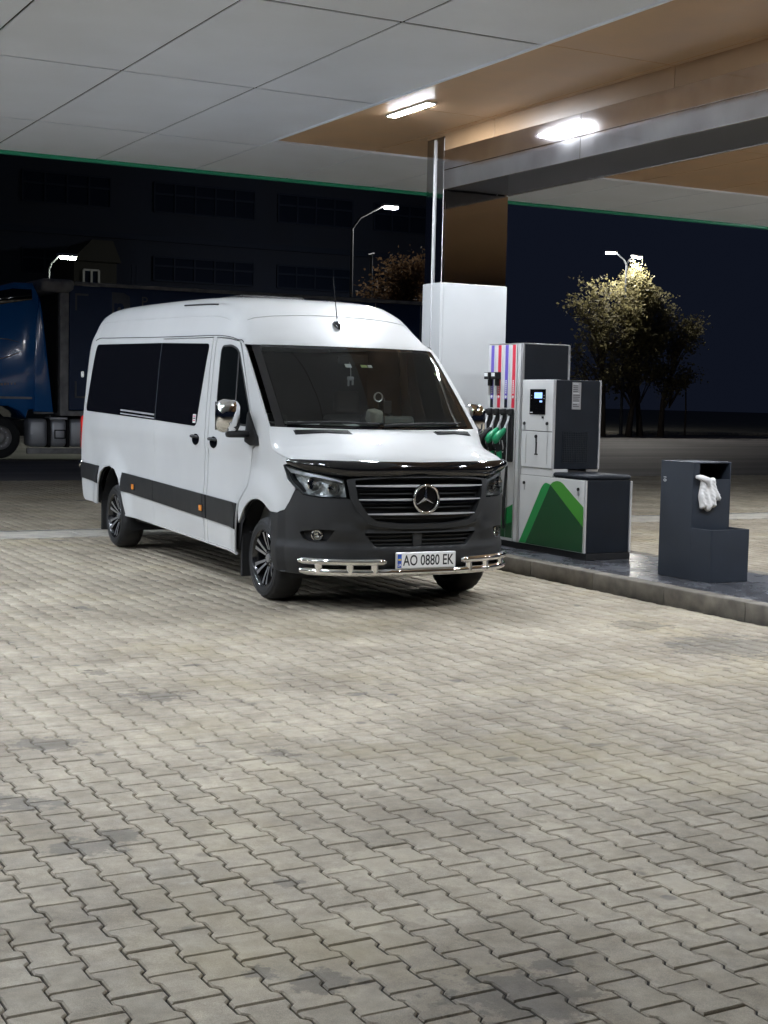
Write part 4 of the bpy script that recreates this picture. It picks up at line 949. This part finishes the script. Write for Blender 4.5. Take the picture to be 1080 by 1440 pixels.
# wheels
def wheel(x, sgn):
    wv = empty('wheel', (x, sgn * .86, .345)); wv.parent = van
    R, N = .345, 72
    prof_ = [(.232, .118), (.262, .126), (.300, .124), (.326, .110), (.3385, .092), (.345, .060), (.345, .02), (.345, -.02), (.345, -.06), (.3385, -.092), (.326, -.110), (.300, -.124), (.262, -.126), (.232, -.118)]
    mb = MB(); vs = []
    for i, (r, h) in enumerate(prof_):
        for k in range(N):
            rr = r
            if i in (3, 4, 9, 10) and k % 3 == 0: rr -= .011
            if i in (5, 8) and k % 3 == 0: rr -= .007
            t = 2 * PI * k / N; zz = rr * math.sin(t)
            if zz < -.335: zz = -.335 - (abs(zz) - .335) * .5
            vs.append((rr * math.cos(t), -sgn * -h if False else h * sgn, zz))
    n_ = len(prof_); mb.add(vs, [(i * N + k, i * N + (k + 1) % N, (i + 1) * N + (k + 1) % N, (i + 1) * N + k) for i in range(n_ - 1) for k in range(N)])
    # raised rings on the sidewall
    for r in (.275, .306): mb.lathe([(r - .003, .1245 * sgn), (r, .1285 * sgn), (r + .003, .1245 * sgn)], 72, 'y')
    tyre = mb.build('tyre', M['rubber'], wv, smooth=40)
    rm = MB().lathe([(.232, -.11 * sgn), (.225, .0), (.222, .075 * sgn), (.232, .112 * sgn), (.240, .122 * sgn), (.236, .126 * sgn), (.226, .118 * sgn), (.214, .07 * sgn), (.214, -.02 * sgn), (.09, -.04 * sgn), (.0005, -.04 * sgn)], 48, 'y').build('rim', M['rim'], wv, smooth=45)
    for q in range(6):
        for d in (-10.5, 10.5):
            a = math.radians(30 + q * 60 + d); ca, sa = math.cos(a), math.sin(a)
            def P(r, w, h): return (ca * r - sa * w, h * sgn, sa * r + ca * w)
            f = [P(.072, -.010, .070), P(.072, .010, .070), P(.150, .0115, .094), P(.217, .016, .108), P(.217, -.016, .108), P(.150, -.0115, .094)]
            b = [P(.065, -.018, .02), P(.065, .018, .02), P(.150, .018, .03), P(.222, .022, .05), P(.222, -.022, .05), P(.150, -.018, .03)]
            mb = MB(); mb.add(f + b, [tuple(range(6))], 0); mb.add(f + b, [(k, (k + 1) % 6, 6 + (k + 1) % 6, 6 + k) for k in range(6)], 1)
            mb.build('spoke', [M['polish'], M['rim']], rm)
    hb = MB().lathe([(.075, .02 * sgn), (.072, .066 * sgn), (.060, .070 * sgn), (.0005, .070 * sgn)], 30, 'y').build('hub', M['rim'], rm, smooth=40)
    MB().lathe([(.036, .071 * sgn), (.034, .084 * sgn), (.0005, .087 * sgn)], 24, 'y').build('hub_cap', M['polish'], rm, smooth=40)
    mb = MB()
    for q in range(6):
        a = math.radians(q * 60); mb.lathe([(.009, .06 * sgn), (.009, .080 * sgn), (.0005, .082 * sgn)], 8, 'y', (math.cos(a) * .054, 0, math.sin(a) * .054))
    mb.build('wheel_nut', M['chrome'], rm)
    return wv
for x in (0, WB):
    for sgn in (-1, 1): wheel(x, sgn)

# cabin
mbx = MB(); mbx.box(-5.3, -.05, -.90, .90, .505, .52); mbx.box(-1.95, -1.90, -.88, .88, .52, 2.12); mbx.build('cabin_floor', M['void'], van)
pf_ = [(-.55, .60), (-.55, 1.30), (-.50, 1.43), (-.40, 1.475), (-.10, 1.455), (.06, 1.425), (.12, 1.38), (.12, .60)]
dash = MB().prism([(x, z) for x, z in pf_], -.82, .82, 'y').build('dashboard', M['dash'], van, smooth=35)
MB().rbox(-.53, -.38, .20, .62, 1.42, 1.535, .03).build('instrument_hood', M['dash'], dash, smooth=40)
MB().rbox(-.16, -.0, .10, .20, 1.452, 1.475, .008).build('tray', M['matte'], dash)
sw = MB(); sw.lathe([(.19 + .014 * math.cos(t), .014 * math.sin(t)) for t in [2 * PI * i / 8 for i in range(8)]], 32, 'x', closed=True); sw.rbox(-.012, .01, -.18, .18, -.025, .025, .008); sw.rbox(-.012, .02, -.06, .06, -.06, .05, .02)
o = sw.build('steering_wheel', M['matte'], van, smooth=50); o.location = (-.68, .42, 1.42); o.rotation_euler = (0, math.radians(-32), 0)
def seat(x, y, w_):
    s_ = empty('seat', (x, y, .55)); s_.parent = van
    MB().rbox(-.25, .27, -w_ / 2, w_ / 2, .22, .40, .05).build('seat_cushion', M['seat'], s_, smooth=50)
    b = MB().rbox(-.34, -.20, -w_ / 2 + .01, w_ / 2 - .01, .36, .98, .05).build('seat_back', M['seat'], s_, smooth=50)
    MB().rbox(-.33, -.24, -.13, .13, 1.0, 1.20, .04).build('headrest', M['seat'], s_, smooth=50)
seat(-1.15, .43, .5); seat(-1.15, -.43, .5); 
inm = MB().rbox(-.47, -.44, -.13, .13, 1.985, 2.055, .012).build('interior_mirror', M['matte'], van)
# things the driver keeps behind the glass (they travel with the dashboard)
pc = MB().rbox(-.058, .058, -.058, .058, -.058, .058, .022).build('plush_cube', M['plush'], dash, smooth=60); pc.location = (.0, .02, 1.535); pc.rotation_euler = (.1, .25, .5)
gs = MB().tube([(-.02, .13, 1.44), (-.05, .14, 1.54), (-.07, .145, 1.64), (-.06, .14, 1.69)], .007, 8).build('phone_holder', M['matte'], dash)
MB().lathe([(.034, -.004), (.034, .01), (.040, .012), (.043, .0), (.040, -.012)], 24, 'x', (-.02, .065, 1.70)).build('holder_ring', M['satin'], dash, smooth=50)
MB().tube([(-.02, .065, 1.66), (-.02, .07, 1.58), (-.02, .08, 1.44)], .006, 8).build('ring_stem', M['matte'], dash)
MB().rbox(-.06, -.045, .13, .21, 1.56, 1.67, .006).build('phone_clip', M['matte'], dash)
for (yy, rr, xx) in ((-.20, .5, -.02), (-.52, -.2, -.15)):
    pp = MB().rbox(-.06, .06, -.09, .09, 0, .002, .0008).build('paper_sheet', M['sticker'], dash); pp.location = (xx, yy, 1.462); pp.rotation_euler = (.0, .28, rr)
hang = MB().tube([(-.43, -.02, 2.0), (-.40, -.02, 1.93), (-.40, -.018, 1.86)], .004, 6); hang.rbox(-.42, -.39, -.05, .012, 1.84, 1.875, .01); hang.rbox(-.415, -.395, -.045, -.03, 1.79, 1.84, .005); hang.rbox(-.415, -.395, -.005, .01, 1.80, 1.84, .005)
hang.build('mirror_pendant', M['tag'], inm)
for (f0, f1, s0, s1, mt) in ((-.185, -.125, 1.42, 1.51, 'sticker'), (-.03, .035, 1.43, 1.50, 'pale_green'), (.042, .085, 1.43, 1.50, 'sticker'), (.80, .85, 1.28, 1.36, 'pale_green')):
    q = cap_patch('glass_sticker', M[mt], [s0, s1], [f0, f1], ws, -.006)
    fm = (f0 + f1) / 2; cap_patch('sticker_mark', M['ink'], [s0 + .02, s1 - .02], [fm - .014, fm + .014], q, -.0045) if False else None

# ------------------------------------------------------------------ lorry: tractor unit and its trailer, parked across the yard
def bev_prism(poly, y0, y1, r, name, mt, parent=None, seg=2, smooth=40):
    bm = bmesh.new(); a = [bm.verts.new((p[0], y0, p[1])) for p in poly]; b = [bm.verts.new((p[0], y1, p[1])) for p in poly]; n = len(poly)
    bm.faces.new(a); bm.faces.new(b[::-1])
    for i in range(n): bm.faces.new((a[i], b[i], b[(i + 1) % n], a[(i + 1) % n]))
    bmesh.ops.recalc_face_normals(bm, faces=bm.faces[:])
    ed = [e for e in bm.edges if abs(e.verts[0].co.y - e.verts[1].co.y) < 1e-6]
    bmesh.ops.bevel(bm, geom=ed, offset=r, segments=seg, affect='EDGES', profile=.5)
    me = bpy.data.meshes.new(name); bm.to_mesh(me); bm.free(); me.materials.append(mt)
    me.polygons.foreach_set('use_smooth', [True] * len(me.polygons)); me.set_sharp_from_angle(angle=math.radians(smooth))
    o = bpy.data.objects.new(name, me); COL.objects.link(o)
    if parent: o.parent = parent
    return o
TX, TY_ = 8.72, 36.06
trk = tag(empty('truck', (TX, TY_, 0)), 'dark blue lorry tractor unit parked at the far left of the yard', 'truck')
cabp = [(-1.42, .55), (-1.40, 2.1), (-1.20, 3.1), (-.98, 3.55), (-.45, 4.12), (.35, 4.36), (.82, 4.37), (.98, 4.05), (.98, 1.22), (.72, 1.22), (.66, 1.0), (.48, 1.18), (.2, 1.30), (-.2, 1.30), (-.48, 1.16), (-.66, .85), (-.68, .55)]
cabp = [(x, z) for x, z in cabp]
cab = bev_prism(cabp, .02, 2.44, .07, 'cab', M['truck_blue'], trk)
fair = bev_prism([(.84, 1.17), (.86, 2.4), (.90, 3.55), (.99, 4.02), (1.06, 3.6), (1.20, 2.4), (1.34, 1.16)], -.02, .16, .05, 'side_fairing', M['truck_blue'], trk)
bev_prism([(.84, 1.17), (.86, 2.4), (.90, 3.55), (.99, 4.02), (1.06, 3.6), (1.20, 2.4), (1.34, 1.16)], 2.30, 2.46, .05, 'side_fairing', M['truck_blue'], trk)
MB().box(.86, 1.33, -.025, .10, 1.13, 1.16).build('fairing_lip', M['trail_grey'], trk)
bev_prism([(-1.0, 3.5), (-.45, 4.02), (.30, 4.2), (.78, 4.2), (.80, 3.95), (-.2, 3.75)], .0, .02, .006, 'roof_dark_panel', M['gloss'], trk)  # gloss black sheet on the cab side below the roof
wn = bev_prism([(-1.12, 2.1), (-1.0, 2.95), (-.35, 3.0), (-.30, 2.1)], .0, .02, .006, 'side_window', M['black_glass'], trk)
MB().rbox(-.6, .80, -.004, .018, 1.485, 1.54, .008).build('trim_strip', M['trail_grey'], trk)
for pts in ([(-.9, 2.95), (-.3, 2.98), (.2, 2.95), (.5, 2.88)], [(-.9, 2.25), (-.3, 2.38), (.2, 2.52), (.55, 2.66)]):
    mb = MB(); mb.tube([(x, .016, z) for x, z in pts], [.004, .013, .013, .003], 6); mb.build('painted_swoosh', M['trail_grey'], trk)
for q in range(7): MB().rbox(-.15 + q * .085, -.15 + q * .085 + (.06 if q < 4 else .03), .012, .022, 1.80 + q * .006, 1.86 + q * .004, .004).build('cab_letter', M['trail_grey'], trk)
MB().rbox(-1.36, 2.9, .55, 1.9, .55, .95, .03).build('chassis', M['matte'], trk)
tk = MB(); 
for a, b in ((.72, 1.215), (1.265, 1.70), (1.75, 2.30)): tk.rbox(a, b, .03, .62, .29, 1.0, .10)
tank = tk.build('fuel_tank', M['tank'], trk, smooth=40)
for a in (1.24, 1.725): MB().rbox(a - .018, a + .018, .015, .63, .28, 1.01, .05).build('tank_strap', M['matte'], tank)
for z in (.50, .70): MB().rbox(1.37, 1.66, .018, .034, z, z + .03, .006).build('step_edge', M['matte'], tank)
for x in (1.37, 1.63): MB().rbox(x, x + .03, .018, .034, .50, .73, .006).build('step_edge', M['matte'], tank)
MB().rbox(1.25, 1.70, .0, .5, .985, 1.04, .01).build('step_plate', M['tank'], tank)
MB().rbox(.70, 2.9, .10, .2, .12, .26, .01).build('side_guard', M['trail_grey'], trk)
def truck_wheel(par, x, y, side=-1, r=.52):
    g = empty('wheel', (x, y, r)); g.parent = par
    MB().lathe([(.30, -.16), (.44, -.165), (.50, -.14), (.52, -.09), (.52, .09), (.50, .14), (.44, .165), (.30, .16)], 40, 'y').build('tyre', M['rubber'], g, smooth=40)
    rm = MB().lathe([(.30, -.16), (.285, -.13), (.27, -.06), (.20, -.02), (.13, -.10), (.11, -.15), (.0005, -.16)], 32, 'y').build('rim', M['trail_grey'], g, smooth=40)
    mb = MB()
    for q in range(10): a = q * PI / 5; mb.lathe([(.018, -.03), (.016, -.075), (.0005, -.08)], 8, 'y', (math.cos(a) * .225, 0, math.sin(a) * .225))
    mb.build('wheel_nut', M['satin'], rm)
for x, r in ((0, .52), (3.3, .52)):
    for y in (.19, 2.27): truck_wheel(trk, x, y)
M['grey_mark'] = mat('grey_marking', (.13, .135, .15), .6)  # darker grey for the trailer's strips and logo
tr = tag(empty('semi_trailer', (10.2, TY_, 0)), 'long navy tarpaulin trailer with grey rails behind the minibus', 'trailer')
MB().rbox(.26, 13.3, .01, 2.50, 1.22, 4.36, .03).build('tarpaulin', M['tarp'], tr)
MB().rbox(.40, 13.3, -.012, .05, 4.365, 4.46, .02).build('top_rail', M['trail_grey'], tr)
MB().rbox(-.46, .40, -.015, 2.52, 4.17, 4.50, .10).build('corner_cap', M['trail_grey'], tr, smooth=50)
MB().rbox(.02, .245, -.01, .20, 1.15, 4.165, .03).build('front_post', M['trail_grey'], tr)
MB().rbox(.0, .10, .21, 2.5, 1.15, 4.165, .03).build('bulkhead', M['matte'], tr)
MB().rbox(.02, 13.3, -.015, 2.51, 1.08, 1.21, .02).build('side_rail', M['trail_grey'], tr)
MB().rbox(.5, 13.2, .7, 1.8, .80, 1.07, .02).build('trailer_chassis', M['matte'], tr)
for k in range(1, 9): MB().box(k * 1.45 + .26, k * 1.45 + .285, .0, .009, 1.25, 4.34).build('tarp_strap', M['trail_grey'], tr) if k > 3 else None
for z, up in ((4.14, -1), (1.56, 1)):
    MB().box(.40, .74, -.004, .008, z - .025, z + .025).build('reflective_strip', M['grey_mark'], tr); MB().box(.40, .45, -.0042, .0078, min(z, z + up * .4), max(z, z + up * .4)).build('reflective_strip', M['grey_mark'], tr)
lg = bev_prism([(1.36, 3.62), (1.36, 4.24), (1.66, 4.24), (1.82, 4.16), (1.86, 3.62)], -.004, .008, .002, 'logo_plate', M['grey_mark'], tr)
text('logo_letter', 'n', .78, M['tarp'], lg, (1.55, -.006, 3.83), (1, 0, 0), (0, 0, 1), sx=.8, bold=.02)
text('logo_letter', 'P', .36, M['grey_mark'], tr, (2.22, -.004, 4.03), (1, 0, 0), (0, 0, 1))
for x in (9.3, 10.6, 11.9):
    for y in (.19, 2.27): truck_wheel(tr, x, y, r=.52)
for y in (.3, 2.2): MB().rbox(2.7, 2.85, y - .07, y + .07, .02, 1.0, .01).build('landing_leg', M['matte'], tr)

# ------------------------------------------------------------------ buildings across the yard
bd = tag(empty('factory_building', (25, 60, 0)), 'dark unlit factory building with rows of pale framed windows behind the trailer', 'building')
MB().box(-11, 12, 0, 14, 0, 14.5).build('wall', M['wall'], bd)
MB().box(-11, 12, -.12, -.001, 8.2, 8.45).build('ledge', M['wframe'], bd); MB().box(-11, 12, -.12, -.001, 5.2, 5.42).build('ledge', M['wframe'], bd)
def win(par, x0, x1, z0, z1, n):
    f = MB(); t = .07
    for k in range(n + 1): xx = x0 + (x1 - x0) * k / n; f.box(xx - t / 2, xx + t / 2, -.10, -.001, z0, z1)
    for zz in (z0, z0 + (z1 - z0) * .62, z1): f.box(x0 + t / 2, x1 - t / 2, -.085, -.002, zz - t / 2, zz + t / 2)
    o = f.build('window', M['wframe'], par); mb = MB(); mb.box(x0 + t / 2, x1 - t / 2, -.04, -.003, z0 + t / 2, z1 - t / 2); mb.build('pane', M['pane'], o)
for z0, z1 in ((3.5, 4.7), (6.55, 7.56), (9.45, 10.7), (11.6, 12.8)):
    for x0, n in ((-9.6, 4), (-3.95, 5), (1.85, 4), (6.7, 4)): win(bd, x0, x0 + n * .93, z0, z1, n)
an = tag(empty('annex_building', (17.7, 57, 0)), 'small pale annex gable lit yellowish by a yard lamp beyond the lorry', 'building')
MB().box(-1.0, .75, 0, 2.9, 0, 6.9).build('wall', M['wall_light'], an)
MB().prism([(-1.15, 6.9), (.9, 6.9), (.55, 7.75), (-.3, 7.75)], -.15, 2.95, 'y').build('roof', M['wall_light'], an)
f = MB(); 
for xx in (-.62, -.3, .0): f.box(xx - .04, xx + .04, -.09, -.001, 5.55, 6.55)
for zz in (5.55, 5.9, 6.55): f.box(-.62, .0, -.08, -.002, zz - .035, zz + .035)
ow = f.build('window', M['white'], an); MB().box(-.58, -.04, -.03, -.004, 5.58, 6.52).build('pane', M['pane'], ow)
MB().box(-.95, .15, -.35, -.001, 5.18, 5.3).build('sill', M['white'], an)
for xx in (1.35, 1.55): 
    MB().tube([(xx, -.1, 4.5), (xx, -.1, 6.85)], .03, 6).build('ladder_rail', M['wframe'], an)
sh = tag(empty('storage_shed', (24, 42, 0)), 'low dark storage shed with a pale roof edge behind the canopy column', 'shed')
MB().box(-3.5, -.5, 0, 4, 0, 4.45).build('wall', M['wall'], sh); MB().rbox(-3.7, -.3, -.2, 4.2, 4.46, 4.62, .02).build('roof', M['trail_grey'], sh)

# ------------------------------------------------------------------ street lamps
def lamp(name, x, y, h, arms, label, led='street_led', power=0):
    o = tag(empty(name, (x, y, 0)), label, 'street lamp')
    hb = h - .9 if arms else h
    MB().tube([(0, 0, 0), (0, 0, .8), (0, 0, hb)], [.11, .085, .05], 10).build('pole', M['pole'], o, smooth=60)
    MB().lathe([(.20, 0), (.20, .04), (.11, .06)], 12, 'z').build('base_plate', M['pole'], o)
    for dx, dz in arms:
        MB().tube([(0, 0, hb), (dx * .25, 0, hb + dz * .45), (dx, 0, hb + dz)], [.05, .042, .036], 8).build('arm', M['pole'], o, smooth=60)
        s = 1 if dx > 0 else -1
        hd = MB().rbox(min(dx - .05 * s, dx + .60 * s), max(dx - .05 * s, dx + .60 * s), -.15, .15, hb + dz - .03, hb + dz + .07, .03).build('lamp_head', M['housing'], o, smooth=40)
        mb = MB(); mb.rbox(min(dx + .08 * s, dx + .55 * s), max(dx + .08 * s, dx + .55 * s), -.13, .13, hb + dz - .10, hb + dz - .031, .02); mb.build('lamp_lens', M[led], hd)
    return o
for k_ in ('leaf', 'leaf_rust'):
    n_, l_ = nodes(M[k_]); b_ = n_['Principled BSDF']; tr_ = n_.new('ShaderNodeBsdfTranslucent'); mx_ = n_.new('ShaderNodeMixShader'); mx_.inputs[0].default_value = .5
    src = b_.inputs['Base Color'].links[0].from_socket; l_.new(src, tr_.inputs[0]); l_.new(b_.outputs[0], mx_.inputs[1]); l_.new(tr_.outputs[0], mx_.inputs[2]); l_.new(mx_.outputs[0], n_['Material Output'].inputs[0])
lamp('street_lamp', 25.5, 50, 9.05, [(1.35, .98)], 'tall street lamp with one angled arm rising behind the minibus roof')
lamp('street_lamp', 48.5, 62.75, 10.0, [(-.75, .62), (.40, .50)], 'double-armed street lamp shining over the lit tree')
lamp('yard_lamp', 13.2, 48, 6.6, [(.35, .5)], 'greenish yard lamp glowing above the blue lorry', led='yard_led')
pp = tag(MB().tube([(0, 0, 0), (0, 0, 7.2)], [.09, .06], 8).tube([(-.12, 0, 7.2), (.12, 0, 7.26)], .05, 6).build('bare_pole', M['pole'], None, smooth=60), 'plain unlit metal pole right of the single-armed lamp', 'pole'); pp.location = (26.35, 50, 0)

# ------------------------------------------------------------------ trees
def tree(x, y, h, crown, trunk_h, lean, label, mt='leaf', n=2600, seed=1, ls=.16, group=None):
    """crown: list of (dx, z, radius_xy, radius_z) clumps"""
    rn = random.Random(seed); t = tag(empty('tree', (x, y, 0)), label, 'tree', group)
    mb = MB(); top = (crown[0][0], 0, crown[0][1]); 
    mb.tube([(0, 0, -.05), (lean * .35, 0, trunk_h * .5), (lean, 0, trunk_h), ((lean + top[0]) / 2, 0, (trunk_h + top[2]) / 2), top], [.20, .15, .13, .08, .02], 8)
    tips = []
    for (dx, z, rx, rz) in crown:
        for q in range(11):
            a = rn.uniform(0, 2 * PI); rr = rx * rn.uniform(.45, 1.0); zz = z + rz * rn.uniform(-.9, .95)
            e = Vector((dx + rr * math.cos(a), rr * math.sin(a), zz)); s_ = Vector((lean + (dx - lean) * .4, 0, max(trunk_h * .8, zz - rn.uniform(.9, 2.0))))
            mid = (s_ + e) / 2 + Vector((rn.uniform(-.15, .15), rn.uniform(-.15, .15), .15)); mb.tube([s_, mid, e], [.045, .028, .008], 5); tips += [e, mid * .35 + e * .65, (mid + e) / 2]
            for w_ in range(3):
                e2 = e + Vector((rn.uniform(-.5, .5), rn.uniform(-.5, .5), rn.uniform(-.25, .5))); mb.tube([mid * .4 + e * .6, e2], [.016, .004], 4); tips.append(e2)
    mb.build('trunk', M['bark'], t, smooth=60)
    c = MB(); vs = []; fs = []
    for i in range(n):
        p = rn.choice(tips); s_ = ls * rn.uniform(.5, 1.3); p = p + Vector((rn.gauss(0, .20), rn.gauss(0, .20), rn.gauss(0, .18)))
        u = Vector((rn.gauss(0, 1), rn.gauss(0, 1), rn.gauss(0, .7))).normalized(); w_ = u.cross(Vector((rn.gauss(0, 1), rn.gauss(0, 1), rn.gauss(0, 1)))).normalized()
        o = len(vs); vs += [p, p + u * s_ * .5 + w_ * s_ * .28, p + u * s_, p + u * s_ * .5 - w_ * s_ * .28]; fs.append((o, o + 1, o + 2, o + 3))
    c.add(vs, fs); c.build('crown', M[mt], t, fix=False)
    return t
tree(50.0, 63, 9.3, [(-.55, 8.05, .55, .75), (-.75, 7.0, 1.0, 1.0), (.55, 7.2, .8, .9), (-.2, 5.6, 1.15, 1.0), (.9, 5.6, .9, .9), (.2, 4.2, 1.2, 1.1)], 1.8, -.25, 'tall tree whose top is lit by the street lamp', n=13000, seed=3, ls=.2)
tree(51.1, 62.6, 6.5, [(1.3, 5.6, .8, .8), (1.9, 5.9, .5, .4), (.8, 4.6, 1.1, .9), (.5, 3.2, 1.2, 1.0), (1.2, 2.9, .9, .6)], 1.9, .1, 'tree with a bent branch reaching out right of the lit tree', n=2600, seed=5, ls=.2)
tree(48.9, 62.6, 8, [(-.6, 6.9, .9, .9), (-.9, 5.6, 1.2, 1.0), (-.1, 5.2, 1.0, .9), (-.5, 3.9, 1.5, 1.0), (-.2, 2.9, 1.1, .6)], 1.9, .3, 'shaded bushy tree just left of the lit tree', n=3400, seed=8, ls=.2)
tree(47.0, 62.4, 8, [(-.4, 7.2, .9, .8), (-1.1, 6.0, 1.2, .9), (-.2, 5.4, 1.1, 1.0), (-.8, 4.0, 1.6, 1.1), (-.6, 2.8, 1.2, .6)], 1.8, .0, 'dark tree leftmost in the row across the yard', n=3200, seed=11, ls=.2)
tree(25.2, 45, 6.7, [(0, 6.0, .7, .6), (-.4, 5.2, .9, .7), (.5, 5.1, .8, .7), (0, 4.2, 1.1, .8)], 2.6, .1, 'small rust-coloured tree beside the canopy column', mt='leaf_rust', n=6000, seed=13, ls=.15)
tn = tag(MB().tube([(0, 0, 0), (.02, 0, 1.4), (-.05, 0, 2.8), (.1, 0, 3.6)], [.06, .05, .035, .01], 6).build('sapling', M['bark'], None, smooth=60), 'thin bare sapling stem right of the tree row', 'sapling'); tn.location = (52.8, 62.6, 0)

# far verge, its kerb, and the wood behind
mb = MB(); mb.rbox(28, 120, 66.0, 66.3, -.05, .12, .03); struct(mb.build('far_kerb', M['drain'], None))
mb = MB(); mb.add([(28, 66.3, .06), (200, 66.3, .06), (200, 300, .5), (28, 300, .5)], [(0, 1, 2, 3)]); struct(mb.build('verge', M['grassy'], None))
